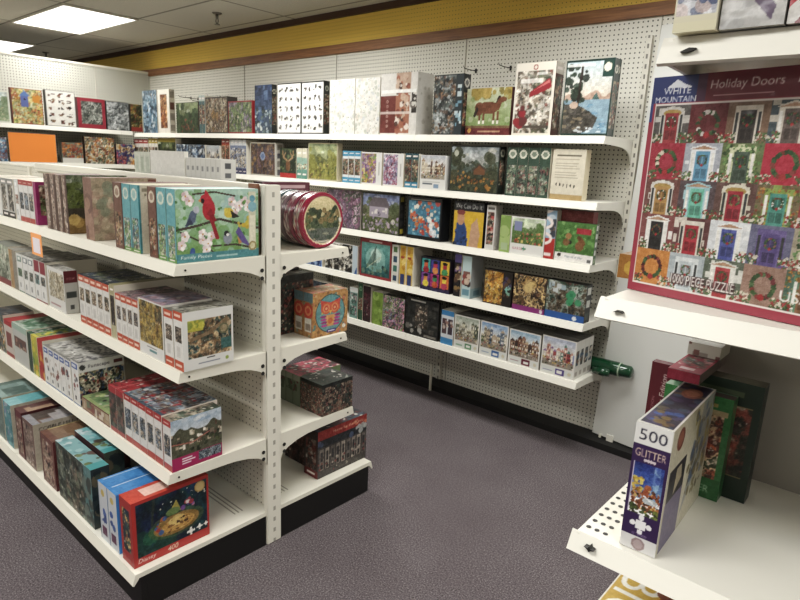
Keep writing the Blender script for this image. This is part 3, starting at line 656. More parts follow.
row(WZ[1], YF+.012, [
 ('# of three red and white spines, far left', 135, 149, 141, T(front=spine('d9d4ca', 'b03a34', (.2, .7), '8c2f2c'), n=3, d=.2)),
 ('# of three white and yellow spines', 149.5, 158.5, 140, T(front=spine('dedacb', 'b9a23a', (.2, .7), '39506a'), n=3, d=.2)),
 ('dark green forest box with yellow top edge', 159, 176.5, 137.5, T(front=lambda c: (land('5a6a3a', '6d7a4a', '2f4426', '22341c', ('3a4f2a', '5a3f2c'))(c), c.rect(0, .86, 1, 1, '9c8a2c')), d=.06)),
 ('# of two blue and white winter boxes', 177, 205.5, 146, T(front=collage('5a7a9a', ['2f4a6a', 'dfe4e6', '88a5bf', '22303f', 'c9d0d0'], 50, .14), n=2, d=.06)),
 ('small grey street scene box', 207, 220, 147, T(front=village('a9b4bc', ('7a7f86', 'a59c8c', '565c66')), d=.06)),
 ('# of two orange-red spines', 222, 230, 140.5, T(front=spine('c96a44', '9c3328', (.3, .8), 'd9b08a'), n=2, d=.2)),
 ('# of four blue and white spines', 230.5, 246.5, 141.5, T(front=spine('6f7f9c', 'cfd2d4', (.2, .75), '3a3f6a', pal=('8f96a8', 'c9b28a', '4a5a86', 'dcd8cc')), n=4, d=.2)),
 ('brown tapestry mosaic box with pale right side', 250.5, 275.5, 144, T(front=framed('b9b4a4', lambda c: (collage('6d5138', ['8a6a44', '4a3626', 'a8864f', '6a4f5a', '3f3a4a'], 130, .05, .1)(c), c.circ(.5, .6, .14, '7f8fae'), c.circ(.5, .6, .09, '5a6f96')), .05), right=strips('d9d6cc', ['9a958a', '6a6a72']), side='d9d6cc', d=284.)),
 ('dark antlered deer box with red base band', 280, 296, 150, T(front=lambda c: (c.rect(0, 0, 1, 1, '2f3a2a'), c.dabs(40, .07, ['4a5a3a', '22301f', '6a7a4a']), c.ell(.5, .42, .14, .2, '7a5030'), c.line([(.45, .58), (.2, .7), (.18, .9)], .03, 'a5825a'), c.line([(.55, .58), (.8, .7), (.82, .9)], .03, 'a5825a'), c.line([(.25, .72), (.36, .86)], .02, 'a5825a'), c.line([(.75, .72), (.64, .86)], .02, 'a5825a'), c.rect(0, 0, 1, .17, 'c02c2a'), c.grain(.08)), d=.05)),
 ('# of two teal and cream spines', 296.5, 307, 150, T(front=spine('8fb5a0', 'd8d2b4', (.1, .5), '5f9a86', None, .3, .3, pal=('d9d0b0', '5fa08c', 'b98a5a')), n=2, d=.2)),
 ('sunny meadow cottage box with cream edge', 308, 337, 144.5, T(front=framed('b9b08a', land('8a9a6a', 'cfc68a', '6a7040', '8a8a3c', ('a8a04a', 'c9b45a', '6a5a34', '4f5a2c')), .04), side='cfc8b0', d=.05)),
 ('# of three blue and white photo spines', 342, 360, 152.5, T(front=spine('dde2e4', '3a8fb8', (.25, .75), '3f9ac4'), n=3, d=.2)),
 ('white box with yellow and violet fairy, left of the pair', 361, 381, 154, T(front=lambda c: (c.rect(0, 0, 1, 1, 'e3e2dc'), c.motif(collage('6d7a4a', ['c9b83a', '7a4f8c', '5a8f4a', 'e6d9a0', '8c6a9c', 'b0863a'], 60, .11), .04, .04, .72, .96), c.rect(.84, .3, .9, .7, 'b9b4ac')), d=.05)),
 ('white box with pink and violet fairy, right of the pair', 382.5, 403, 155, T(front=lambda c: (c.rect(0, 0, 1, 1, 'e3e2dc'), c.motif(collage('8a6f8c', ['b08fb0', '5a4a6a', 'd9c2cf', 'a03f5a', 'cfd0dc', '6a6a8c'], 60, .11), .04, .04, .72, .96), c.rect(.84, .3, .9, .7, 'b9b4ac')), d=.05)),
 ('# of two dark teal spines with picture panels', 404.5, 418, 155, T(front=spine('23606e', '1c4f5c', (.2, .8), '2a8ab0'), n=2, d=.2)),
 ('white box with a snowy market village picture', 420, 446, 157, T(front=lambda c: (c.rect(0, 0, 1, 1, 'e1e1dc'), c.motif(village('b9bcc4', ('9c7a5a', 'c9b9a0', '6a4a3c', '7f766c')), .06, .32, .94, .97), c.rect(.1, .14, .5, .17, '5f6a74'), c.rect(.55, .03, .75, .16, '7a96b4'), c.rect(.1, .2, .8, .23, 'b5b5b0')), side='d9d9d4', d=.05)),
 ('large dark mountain cabin box with autumn trees', 450, 499, 147.5, T(front=framed('2c352d', lambda c: (land('9aa6ac', 'd9c9a4', '55655a', '3a4026', ('b5762c', 'c9923a', '2c3a2c', '8c4f22'))(c), c.poly([(.5, .38), (.5, .5), (.62, .62), (.74, .52), (.74, .38)], '7a4a28'), c.poly([(.46, .48), (.62, .64), (.78, .5), (.76, .47), (.62, .59), (.49, .46)], '4a3a30'), c.circ(.1, .86, .07, 'b9bca8')), .04), right=spine('1f2a24', None, (.2, .7), None, 'c9c9b4'), side='1f2a24', d=505.)),
 ('# of four dark green spines with round cream logos', 506.5, 550, 149, T(front=spine('35503f', None, (.06, .62), None, 'd9d6c0', pal=('4f6a54', '7a8a6a', '2c3f36', '8c4a4a', 'a9b09a')), n=4, d=.22)),
 ('cream box back covered in small text and tiny penguins', 552, 585, 151, T(front=penguinback, side='c9bfa4', d=.06)),
], 'on the second wall shelf', group='puzzle boxes on the second wall shelf', cap=.285)

row(WZ[2], YF+.012, [
 ('purple and pink clouded garden box beside the cottage box', 326, 360, 191.5, T(front=framed('4a3f42', collage('8f7a8c', ['b98fae', '6a5a6e', 'd2b5c4', '4f5a4a', '8a5a74', '3f463c'], 90, .08), .03), d=.06)),
 ('lilac half-timbered cottage garden box', 361.5, 399, 195, T(front=framed('40402f', lambda c: (land('7f8fc0', 'b9b4c4', '6a6a4a', '55603a', ('8a7f9c', 'b5a0b4', '6a7a3c', '8c8a5a'))(c), c.poly([(.18, .4), (.18, .66), (.3, .86), (.62, .86), (.72, .64), (.72, .4)], 'a59aa8'), c.poly([(.14, .68), (.28, .92), (.66, .92), (.78, .66)], '6a5f66'), c.rects(10, .07, ['50465a', 'e0d8cf'], (.22, .44, .68, .64)), c.circ(.86, .3, .07, 'c9c4b4'), c.dabs(24, .05, ['9a86aa', 'c9b0c4', '6a7f3c'], (0, .05, 1, .42))), .03), right=strips('2c2c2a', ['d9d6c9', 'c9b83a', '3f3f3c'], 5), side='2c2c2a', d=404.)),
 ('black-framed box of orange fruit, blue vase and teapot', 406.5, 441, 199.5, T(front=teapots, side='17191c', d=450.)),
 ('yellow poster box with white slogan on black', 453.5, 483.5, 204, T(front=yellowposter, side='1a1c20', d=.06)),
 ('slim white spine with red photo panels', 486, 495, 207, T(front=lambda c: (c.rect(0, 0, 1, 1, 'd9d6cf'), c.motif(collage('8a2a2c', ['c03a3a', '4a3a34', 'b9a08a', '6a7a5a'], 30, .2), .15, .12, .85, .84), c.rect(.1, .9, .9, .95, '6a6660')), right=plain('bdbab2'), d=502.)),
 ('light green spine left of the garden picture box', 500.5, 511, 217, T(front=lambda c: (c.rect(0, 0, 1, 1, '93b45a'), c.dabs(6, .2, ['7fa048', 'a9c274'], (0, .3, 1, 1)), c.rect(.15, .05, .85, .25, 'a9bf8f')), d=.24)),
 ('white-framed box with tulip garden picture', 511.5, 545.5, 219.5, T(front=lambda c: (c.rect(0, 0, 1, 1, 'e2e1da'), c.motif(lambda q: (land('b9c9a4', 'd9dcc0', '6a8a4a', '5a7a3c', ('c9583a', 'd98a5a', 'b03a4a', '4f7a34', 'e0c06a'))(q), q.rect(.05, .5, .3, .9, '7f86b0')), .05, .3, .95, .96), c.text('GARDEN', .08, .12, .07, 'c06a7a'), c.piece(.42, .16, .035, '3f9a6a')), side='d9d8d2', d=.05)),
 ('narrow spine of blue photo over red block reading 1000', 546, 556, 212, T(front=lambda c: (c.rect(0, 0, 1, 1, '8fb0c9'), c.dabs(10, .09, ['3a3f4a', '7a5a4a', 'c9d9e2'], (.1, .5, .9, .9)), c.rect(0, 0, 1, .42, 'c02c28'), c.text('1000', .72, .06, .45, 'f0e0d8', rot=True)), d=.2)),
 ('green box of puppies with a white caption band', 557, 596, 224.5, T(front=dogs, side='3f5a3a', right=strips('4a6a4a', ['9ab08a', 'd9d9d0'], 5), d=.035)),
 ('dull red box standing behind the puppies box', 559, 592, 212.5, T(front=plain('8c3430', .1), side='6f2826', d=.06, off=.05)),
], 'on the third wall shelf', group='puzzle boxes on the third wall shelf', cap=.285)

row(WZ[3], YF+.012, [
 ('blue and white box end just behind the round tins', 303, 322, .2, T(front=collage('3a5f9c', ['dfe4e8', '22407a', '88a5cf'], 40, .12), d=.06)),
 ('black and white cow-patterned box with pale blue edge', 325, 357, .205, T(front=lambda c: (c.rect(0, 0, 1, 1, 'c9cfcf'), c.motif(collage('d6d2c4', ['2a2724', 'efeade', '4a443c', 'b9a98a', '1f1d1b'], 60, .13), .02, .04, .84, .96), c.rect(.86, 0, 1, 1, 'b9cbd6'), c.poly([(.9, 0), (1, 0), (1, .3)], '2f5a9c')), d=.05)),
 ('dark red box with teal ship in a bottle', 359.5, 390.5, 241, T(front=shipbottle, side='8a2a2c', d=.05)),
 ('slim white strip with a column of photos', 391, 398, 246.5, T(front=strips('d9d6ca', ['3a7a6a', 'a03a34', '5a7f4a', '2f4f6a'], 4), d=.1)),
 ('# of two yellow spines with blue feet', 399, 413, 248, T(front=lambda c: (c.rect(0, 0, 1, 1, 'd9c9a0'), c.rect(.1, 0, .85, 1, 'e0b030'), c.dabs(8, .06, ['c98a24', 'f0d070'], (.2, .3, .8, .9)), c.rect(.15, 0, .75, .26, '2f3f7a'), c.rect(.2, .68, .7, .72, 'b0402c'), c.grain(.06)), n=2, d=.2)),
 ('dark violet box with six bright portrait panels', 420.5, 450, 260, T(front=sixpanel, side='1f1826', d=.05)),
 ('narrow black spine with purple cap', 454, 461, 256, T(front=lambda c: (c.rect(0, 0, 1, 1, '1f1c22'), c.rect(0, .8, 1, 1, '5a4a8c'), c.dabs(16, .05, ['a5824a', 'c9b08a', '6a4a34', '8c6a9c'], (.2, .05, .8, .75))), d=.2)),
 ('pale aqua spine with portrait and grey side', 462, 471, 258, T(front=lambda c: (c.rect(0, 0, 1, 1, 'b9d2d2'), c.rect(.1, .3, .85, .64, '8a5a50'), c.dabs(8, .06, ['3a2c2a', 'd9c0a8', 'a0403a'], (.2, .33, .8, .6)), c.rect(.1, .06, .9, .22, '6a9aaa')), right=lambda c: (c.rect(0, 0, 1, 1, 'a9aba8'), c.rect(0, 0, 1, .24, '8aa5aa'), c.rect(.3, .05, .8, .18, '5a7f8c')), d=483.)),
 ('dark box with a golden autumn flower display', 484, 512.5, 272.5, T(front=lambda c: (c.rect(0, 0, 1, 1, '2a2320'), c.motif(collage('6a4a22', ['c98f2c', 'e0b040', 'b06a22', '8a6a3c', 'd9c07a', '4a3a2c'], 80, .09), .04, .04, .66, .96), c.dabs(12, .06, ['4a3f6a', '6a4a34', '8ac0a8'], (.7, .3, .95, .9)), c.piece(.82, .5, .04, '7fc0b0')), side='231e1c', d=.05)),
 ('box of antique clutter with magenta base band', 514, 546.5, 277.5, T(front=lambda c: (collage('3a2a22', ['5a3f2c', '8a6a42', 'b58b4a', 'd9b97a', '2a1f1a', '6a3a34'], 120, .06)(c), c.rect(0, 0, 1, .15, '8f2a7a'), c.circ(.9, .07, .05, 'd9c9d4'), c.dabs(5, .1, ['e0c07a', 'd9b060'], (.4, .6, .7, .9), .6)), side='2a2220', d=.05)),
 ('box of dark shop shelves with blue base band', 547, 587, 284, T(front=lambda c: (collage('2f2f2a', ['4a4a3f', '6a5a44', '3f5a4a', '9aa59a', '1f1f1c', '5a3a30'], 120, .06)(c), c.dabs(8, .08, ['2f8a5a', '3fa06a'], (.55, .45, .85, .7)), c.rects(8, .1, ['c9d0d0', '9ab0b9'], (.05, .72, .5, .95)), c.rect(0, 0, 1, .17, '2a5fae'), c.circ(.76, .08, .06, 'd9dfe4')), right=strips('1f201f', ['c9ccc4', '3f4a44', '8a8f86'], 3), side='1f201f', d=592.5)),
], 'on the fourth wall shelf', group='puzzle boxes on the fourth wall shelf', cap=.285)

row(WZ[4], YF+.012, [
 ('dim blue-grey box behind the owl boxes', 296, 336, .21, T(front=collage('4a5560', ['38424c', '5f6c78', '2a3036'], 40, .12), d=.06)),
 ('teal and white floral spine', 349, 357, 289, T(front=spine('7aa59a', 'dfe4de', (.1, .8), None, pal=('cfd9cf', '5a9a8a', '3a6a5a', 'a56a7a')), d=.2)),
 ('dark green spine', 357.5, 362, 285, T(front=spine('2f5f3f', None, (.3, .6), None, '8ab08a'), d=.2)),
 ('maroon and black spine', 362.5, 370, 288, T(front=spine('3a2428', None, (.15, .8), None, pal=('5a2a34', '7a3a44', '2a1c20')), d=.2)),
 ('lime green spine', 371.5, 382, 294, T(front=lambda c: (c.rect(0, 0, 1, 1, '7fa03a'), c.dabs(14, .1, ['93b54a', '6a8a2c', 'a5c060']), c.grain(.05)), d=.2)),
 ('pink and green cottage garden box', 382.5, 404, 298.5, T(front=collage('7a7a6a', PAL_F+('6a7a5a', '4a5a3f', 'b9a0ae'), 90, .08), side='4a4a40', d=.05)),
 ('charcoal box with mantel clock scene', 405, 438, 301, T(front=clock, side='232422', d=440.)),
 ('slim white box with sky blue cap and photo panels', 441, 453.5, 312.5, T(front=lambda c: (c.rect(0, 0, 1, 1, 'd6dde2'), c.rect(0, .86, 1, 1, '3a8ac9'), c.rect(0, 0, 1, .2, '3f93d0'), c.rect(.1, .3, .46, .76, '5a3f44'), c.rect(.54, .3, .9, .76, '4a3a48'), c.dabs(8, .05, ['a57a6a', 'd9c9b9'], (.1, .35, .9, .7))), d=.2)),
 ('white village box with green label, leftmost of four', 454.5, 479.5, 318.5, T(front=villagebox('a9b4a4', ('a5a08a', '6a6f5a', 'c9c4ae', '4f5a44', '86806c'), '5f9a6a'), side='b9b8b0', top=strips('77736a', ['8a877d', '6a675f']), d=.055, stack=3)),
 ('white village box with blue label, second of four', 480.5, 508.5, 325, T(front=villagebox('7fa5d2', ('b9a58a', '8a7f6a', 'd9cdb4', '6a7a8c', '5a6a44'), '3a6aae'), side='b9b8b0', top=strips('77736a', ['8a877d', '6a675f']), d=.055, stack=3)),
 ('white shop box with maroon label, third of four', 509.5, 541, 333.5, T(front=villagebox('9cc0dc', ('6f4436', '8a5a44', 'a5826a', '54413a', 'c9b08a'), '7a2438'), side='b9b8b0', top=strips('77736a', ['8a877d', '6a675f']), d=.055, stack=3)),
 ('white street box with purple label, rightmost of four', 542.5, 576.5, 340, T(front=villagebox('b9c4dc', ('b04a4a', 'c98a7a', '7a86b0', 'd9cfc0', '5a8a7a', '8c6a9c'), '5a4a96'), right=lambda c: (c.rect(0, 0, 1, 1, 'dddbd4'), c.rect(.2, .35, .8, .75, '4a4a4c'), c.dabs(8, .05, ['8a6a5a', 'c9c0b0', '3a5a7a'], (.25, .38, .75, .72)), c.rect(.2, .08, .8, .2, 'b0aba0')), side='c9c8c0', top=strips('77736a', ['8a877d', '6a675f']), d=.055, stack=4)),
], 'on the lowest wall shelf', group='puzzle boxes on the lowest wall shelf', cap=.285)

# left partition: fronts face +x
def side_row(z, xf, items, where, group):
    for it in items:
        lab, pl, pr, pt = it[:4]; k = dict(it[4]); d = k.pop('d', .055)
        y0, y1 = fy(pl, xf, z, -.6, 1.95), fy(pr, xf, z, -.6, 1.95); h = pt if pt < 5 else fz(pt, xf, (y0+y1)/2, z)-z
        carton('puzzle_box', (d, y1-y0-.002, h), (xf-d/2, (y0+y1)/2, z+.0012), label=lab+' '+where, group=group, **k)
side_row(1.785, -4.512, [
 ('pale landscape box at the left picture edge', -14, 11.5, 90, T(right=framed('dfe0cf', land('c9d9d6', 'e4e2cf', '9ab09a', '8aa07a', ('a9b58a', 'c9c9a4')), .06), side='b9b8a4')),
 ('red-edged birdhouse and sunflower box', 13.5, 44.5, 89, T(right=lambda c: (c.rect(0, 0, 1, 1, 'a03a30'), c.motif(collage('b5a55a', ['d98f3a', 'a9b56a', '7a8a4a', 'e0c06a', 'c9d0a0', 'b0603a'], 90, .1), .05, .03, .95, .97), c.poly([(.22, .78), (.42, .95), (.62, .78)], '5a7fc4'), c.rect(.3, .5, .54, .78, '5a6ab0'), c.circ(.42, .7, .03, '221c2c'), c.dabs(4, .08, ['e08a2a'], (.7, .65, .9, .85))), front=plain('8a2a28'), side='8a2a28')),
 ('white chicken breeds box with dark edge', 47.5, 77, 91, T(right=framed('3a4438', blobs('ebe8de', 3, 5, 4, ['3a2c24', '5a3a2a', '7a3f34', '22201e', '8a6a4a']), .03), front=plain('2f3a30'), side='2f3a30')),
 ('red-framed dark stagecoach box', 79, 106.5, 98.5, T(right=framed('a8283a', collage('6a6e68', ['8a8e86', '4a4f4a', '2f332f', 'a5a89e', '596057'], 70, .1), .12, .14, 'a8283a'), front=plain('8a1f2c'), side='8a1f2c')),
 ('grey misty horse box with black frame', 107.5, 130, 102, T(right=framed('3a3d3f', collage('8f9494', ['a9adad', '6d7272', 'c4c7c6', '4f5454', '7d8282'], 60, .12), .04), side='2f3234')),
 ('dark box with red base in the corner', 131.5, 143, 104.5, T(right=lambda c: (collage('4a4a2c', ['6a5a2c', '2f3a1f', '8c3a2c', '5a6a3a', 'a58a3c'], 60, .1)(c), c.rect(0, 0, 1, .15, 'a03028')), side='2a221c')),
], 'on the upper partition shelf', 'puzzle boxes on the upper partition shelf')
side_row(1.446, -4.512, [
 ('blue and white box left of the orange sign', -8, 8.5, 137, T(right=collage('a9b9c4', ['4a7aa5', 'dfe4e4', '8a4a44', '6a9ac0'], 50, .14), side='8a9aa5')),
 ('small white box with a bowl of autumn fruit', 63, 84, 142.5, T(right=lambda c: (c.rect(0, 0, 1, 1, 'dedbd0'), c.motif(collage('7a8a7a', ['c9602c', 'd98a3a', 'a5402c', '8a5a34', '5a7a6a'], 60, .12), .0, .25, 1, 1)), side='9a9a90')),
 ('crowded animal mosaic box', 86, 115.5, 137.5, T(right=collage('7a7a6a', PAL_C+('8a9a7a', 'a5b0a0'), 110, .08), side='5a4a44')),
 ('patterned red and blue box', 117, 136, 144.5, T(right=collage('8a5a5a', ['3a4a8a', 'b0404a', 'd9c9a0', '5a3a6a', 'c98a3a', '2f3a5a'], 80, .09), side='4a3a44')),
], 'on the lower partition shelf', 'puzzle boxes on the lower partition shelf')
# orange sign
p0 = [hit(9.5, 131.5, 0, -4.44), hit(58, 134.5, 0, -4.44), hit(59, 161.5, 0, -4.44), hit(10.5, 160, 0, -4.44)]
zs = 1.4475; y0, y1 = float(p0[0][1]), float(p0[1][1]); h = float(p0[0][2])-zs
sg = empty('shelf_sign', 'blank orange sign card standing on the front edge of the lower partition shelf', 'sign', (-4.505, (y0+y1)/2, zs))
MB().box(-.002, .002, -(y1-y0)/2, (y1-y0)/2, .0, h).build('card', mat('orange_card', 'ef8f45', .6, noise=.04, nscale=3), sg)
f = MB(); e = .004
for a in ((-(y1-y0)/2, -(y1-y0)/2+e, 0, h), ((y1-y0)/2-e, (y1-y0)/2, 0, h), (-(y1-y0)/2+e, (y1-y0)/2-e, h-e, h)): f.box(-.004, .004, a[0], a[1], a[2], a[3])
f.build('clear_frame', mat('grey_sign_frame', '8a8578', .3), sg)

# ------------------------------------------------------------------ stock on the island: spines face the viewer, broad faces look along +x
def cobble(c):
    c.rect(0, 0, 1, 1, 'c9c2ac'); c.text('COBBLE HILL PUZZLE', .08, .84, .07, '4a4438', width=.84); c.rect(.1, .2, .9, .7, 'bdb59c'); c.rect(.15, .76, .8, .78, '8f8872'); c.grain(.05)
def cardinal(c):
    c.grad(0, 1, '6f9f4a', 'a9cfc0'); c.dabs(40, .13, ['8fc07a', 'a5d2b0', '7ab06a', 'c0dcc9', '9ac4c4', '6a9a4a'], al=.55); c.rect(0, 0, 1, .06, '3f7f8a')
    for pts, t in (([(0, .45), (.25, .5), (.5, .58), (.75, .5), (1, .42)], .018), ([(.2, .93), (.45, .96), (.7, .9)], .012), ([(.42, .2), (.7, .2), (.95, .12)], .015), ([(.05, .42), (.3, .26), (.45, .08)], .012)): c.line(pts, t, '4a3a30')
    fl = ['f0e6e2', 'e6cfcf', 'd9b5b9', 'fbf6f0']
    for u, v in ((.12, .9), (.16, .84), (.66, .82), (.75, .76), (.82, .82), (.7, .7), (.86, .74), (.3, .3), (.36, .24), (.4, .34), (.1, .36), (.34, .16), (.06, .24), (.3, .38)):
        for k in range(5): c.circ(u+.028*math.cos(k*1.256), v+.045*math.sin(k*1.256), .032, fl[c.r.randint(4)])
        c.circ(u, v, .014, 'd9a04a')
    c.dabs(26, .035, ['4f8a3a', '3f7a34', '6aa54a'], (0, .1, 1, .95)); c.dabs(10, .03, ['e0c23a', 'd9b02c'], (.74, .45, .92, .6))
    c.ell(.38, .72, .075, .15, 'c3202f'); c.poly([(.32, .82), (.345, 1.0), (.42, .86)], 'cf2636'); c.ell(.335, .86, .05, .07, 'cf2636'); c.poly([(.285, .87), (.255, .84), (.29, .82)], 'e08a3a'); c.ell(.31, .84, .02, .035, '2a1a1c'); c.poly([(.42, .62), (.5, .3), (.455, .29), (.38, .6)], 'a81c2a'); c.poly([(.4, .74), (.47, .56), (.44, .55), (.36, .66)], '9c1826')
    c.poly([(.1, .48), (.17, .7), (.25, .74), (.22, .55)], '5a6a86'); c.ell(.235, .72, .035, .05, 'b9bcc9'); c.poly([(.1, .5), (.16, .62), (.2, .52)], '3a4460')
    c.ell(.62, .66, .06, .07, 'e0c23a'); c.poly([(.64, .7), (.76, .6), (.66, .58)], '2c2a26'); c.ell(.585, .7, .025, .035, 'e6cf4a')
    c.ell(.6, .3, .055, .09, '8a93a0'); c.ell(.585, .37, .03, .04, '22242c'); c.ell(.6, .35, .02, .02, 'e6e6e0')
    c.poly([(.7, .38), (.74, .46), (.9, .14), (.78, .22)], '5f4f96'); c.poly([(.72, .32), (.78, .22), (.74, .2)], 'c98a4a'); c.ell(.18, .14, .03, .06, '3f5fa5')
    c.rect(0, 0, 1, .12, '4a8f96'); c.text('Family Pieces', .045, .035, .062, 'f2f2e6', width=.36, slant=.15); c.rect(.46, .04, .72, .07, '9cc4c0')
    c.rect(.875, .1, .965, .96, 'd9d2b0', .9); c.circ(.92, .74, .075, '7fb5c4'); c.circ(.92, .86, .05, '5f9fb5'); c.rect(.885, .2, .955, .62, 'e6e0c4'); c.circ(.92, .16, .07, 'a58f5a'); c.circ(.92, .16, .045, 'd9cfa0'); c.rect(.0, 0, .004, 1, '2f6a74'); c.grain(.06)
def campfire(c):
    c.rect(0, 0, 1, 1, 'c4302a')
    def m(q):
        q.grad(0, 1, '14343a', '15204f'); q.paint(['10233f', '1a4a52', '1c2a70', '173a66', '1f5a44', '122f3a'], 3); q.dabs(12, .13, ['1f5a44', '17443a', '246a4a'], (0, 0, .5, .35), .8)
        q.ell(.55, .37, .4, .25, '6f7a3a', .45); q.ell(.55, .36, .33, .19, 'b5823a', .8); q.ell(.57, .35, .24, .13, 'dca850', .8); q.ell(.55, .42, .12, .1, 'eed07a', .7); q.dabs(40, .03, ['7a4a24', 'c98f44', '96602c', 'e0b868'], (.3, .2, .8, .5), .7, .6); q.poly([(.44, .62), (.55, .82), (.62, .58)], 'd9c04a', .8); q.ell(.5, .62, .1, .07, '6f8a4a'); q.dabs(16, .035, ['6a3f22', '8a5a2c', '4a2c1a'], (.4, .24, .72, .44), .9, .6)
        q.line([(.2, .5), (.24, .98)], .022, '2f3a34'); q.line([(.84, .55), (.9, 1)], .03, '16283a'); q.dabs(9, .04, ['b03a3a', 'd9c9b9', 'c96a3a', '3a5fa5'], (.25, .28, .4, .55)); q.dabs(9, .035, ['d98aa5', 'e6d9d0', '7a4a9c', 'c03a4a'], (.62, .6, .8, .76)); q.dabs(14, .012, ['e6e6d0'], (.3, .75, 1, 1)); q.grain(.08)
    c.motif(m, .055, .14, .965, .95)
    for u, r in ((.74, .035), (.86, .026), (.95, .02)): c.piece(u, .2+(.8-u)*-.1, r, 'f2efe6')
    c.circ(.88, .86, .085, 'c9a45a'); c.circ(.88, .86, .065, 'd9bd7a')
    c.text('400', .42, .035, .075, 'f2e2c4', slant=.2); c.text('Disney', .05, .03, .085, 'f6ece4', slant=.2)
def owl(c):
    c.rect(0, 0, 1, 1, 'c08a4a'); c.dabs(90, .05, ['d9a85a', 'a5703a', '8a5f34', 'cfae7a', 'b58a5a', '5f8a86', 'c9705a']); c.circ(.5, .5, .44, '3a4a44'); c.circ(.5, .5, .42, '5f9a9c'); c.dabs(26, .05, ['7fb5b0', '4a7f8c', 'a5b060', '3f6a86', 'c9b85a'], (.18, .18, .82, .82)); c.poly([(.2, .5), (.25, .2), (.5, .1), (.75, .2), (.8, .5)], '6a9a9a')
    c.poly([(.24, .55), (.22, .82), (.5, .74), (.78, .82), (.76, .55)], 'd9483a')
    for u in (.38, .62): c.circ(u, .62, .135, 'e0603a'); c.circ(u, .62, .1, 'e88f5a'); c.circ(u, .62, .065, 'd9483a'); c.circ(u, .62, .03, 'f0b07a')
    c.poly([(.46, .56), (.54, .56), (.5, .47)], 'f0c04a'); c.poly([(.34, .46), (.66, .46), (.6, .2), (.4, .2)], 'e0a05a'); c.circ(.5, .32, .07, 'd96a3a')
    for s in (-1, 1):
        for k in range(4): c.ell(.5+s*(.2-.01*k), .44-.07*k, .09, .026, ['a02c7a', 'c0388f'][k % 2])
    c.rect(.4, .06, .66, .13, '3f2f86'); c.rect(.44, .08, .62, .11, 'd9d2e6'); c.circ(.9, .14, .05, 'e6dfcf'); c.grain(.08)
def owlspine(c):
    c.rect(0, 0, 1, 1, 'b8854a'); c.dabs(40, .05, ['cfa05a', 'a06f3a', '7a8f7a', 'c97a5a']); c.rect(0, .8, 1, 1, '6a8a8f'); c.circ(.5, .6, .17, 'd9483a'); c.circ(.5, .6, .11, 'e88f5a'); c.circ(.5, .6, .06, 'd9483a'); c.rect(.15, .12, .85, .42, 'd2cdbf'); c.rect(.22, .16, .78, .3, '9c8a7a'); c.grain(.06)
def crowd(c):
    c.rect(0, 0, 1, 1, '2f2a2a'); c.paint(['4a3a34', '6a4a3c', '7c3f34', '3a4a3f', '231f20', '7a6a58'], 5); c.dabs(190, .03, ['4a3a34', '6a4a3c', '8c3f34', 'b9a98f', '3a4a3f', '231f20', '7a6a58', 'a0524a'], (0, 0, 1, .86)); c.rect(0, .88, 1, 1, '1f2422'); c.grain(.1)
def storefront(c):
    c.rect(0, 0, 1, 1, '4a4541'); c.rect(0, .8, 1, 1, 'a8322c'); c.dabs(10, .05, ['d9805a', 'c94a3a'], (.3, .84, 1, .97), .8, .5); c.text('Home for the Puzzle', .3, .87, .06, 'f0d2b0', width=.62); c.rect(0, .64, 1, .8, '2c3034'); c.dabs(9, .05, ['4a5a7a', 'b0b4b0'], (0, .66, 1, .8))
    for i in range(9): u = .04+.108*i; c.rect(u, .16, u+.075, .6, ['8a8076', 'a59a8c', '6f675f'][i % 3]); c.rect(u+.015, .34, u+.06, .54, '39383a'); c.rect(u+.015, .18, u+.06, .28, '2c2a2c')
    c.dabs(34, .035, ['b9ae9c', '8c3f3a', '2a2628', '5a5048'], (0, .05, 1, .45)); c.grain(.1)
def harbour(c):
    c.rect(0, 0, 1, 1, 'b5205e'); m = lambda q: (q.grad(.5, 1, 'd2d6d9', '9ab0c4'), q.dabs(10, .1, ['c9d2d9', 'e6e8e8', '8fa9c4'], (0, .75, 1, 1), .6, .5), q.wave(.66, .06, '5a5a44'), q.rects(34, .1, ['b9a98f', 'd9cfb9', '6a4a3c', '8a7a66', '3f3a34', 'efe6d6'], (0, .2, 1, .64)), q.dabs(24, .06, ['35402a', '2a3322', '59603a'], (0, 0, 1, .4)), q.line([(.0, .36), (.4, .28), (.75, .44)], .015, 'b56a5a'), q.grain(.1))
    c.motif(m, .0, .27, 1, 1); c.motif(collage('5a6a7a', ['3a4a5a', '8a98a0', 'c0c4c0', '2c343c'], 24, .2), .52, .07, .98, .24)
    for i, w in enumerate((.2, .26, .18)): c.rect(.19, .19-.05*i, .19+w, .215-.05*i, 'f2d9e2')
def fungame(c):
    c.rect(0, 0, 1, 1, 'e2e0da'); c.motif(collage('4a4a40', ['8a5a3c', 'c9b08a', '22201e', '3a5a86', 'b0352c', '6f7a4a', 'd9cfb4', '56703f'], 70, .11), .0, .0, .98, .76); c.circ(.09, .88, .06, '4a4a48'); c.text('Funscape', .22, .82, .1, '3a3440', width=.46); c.rect(.78, .84, .98, .93, '6a2a2c')
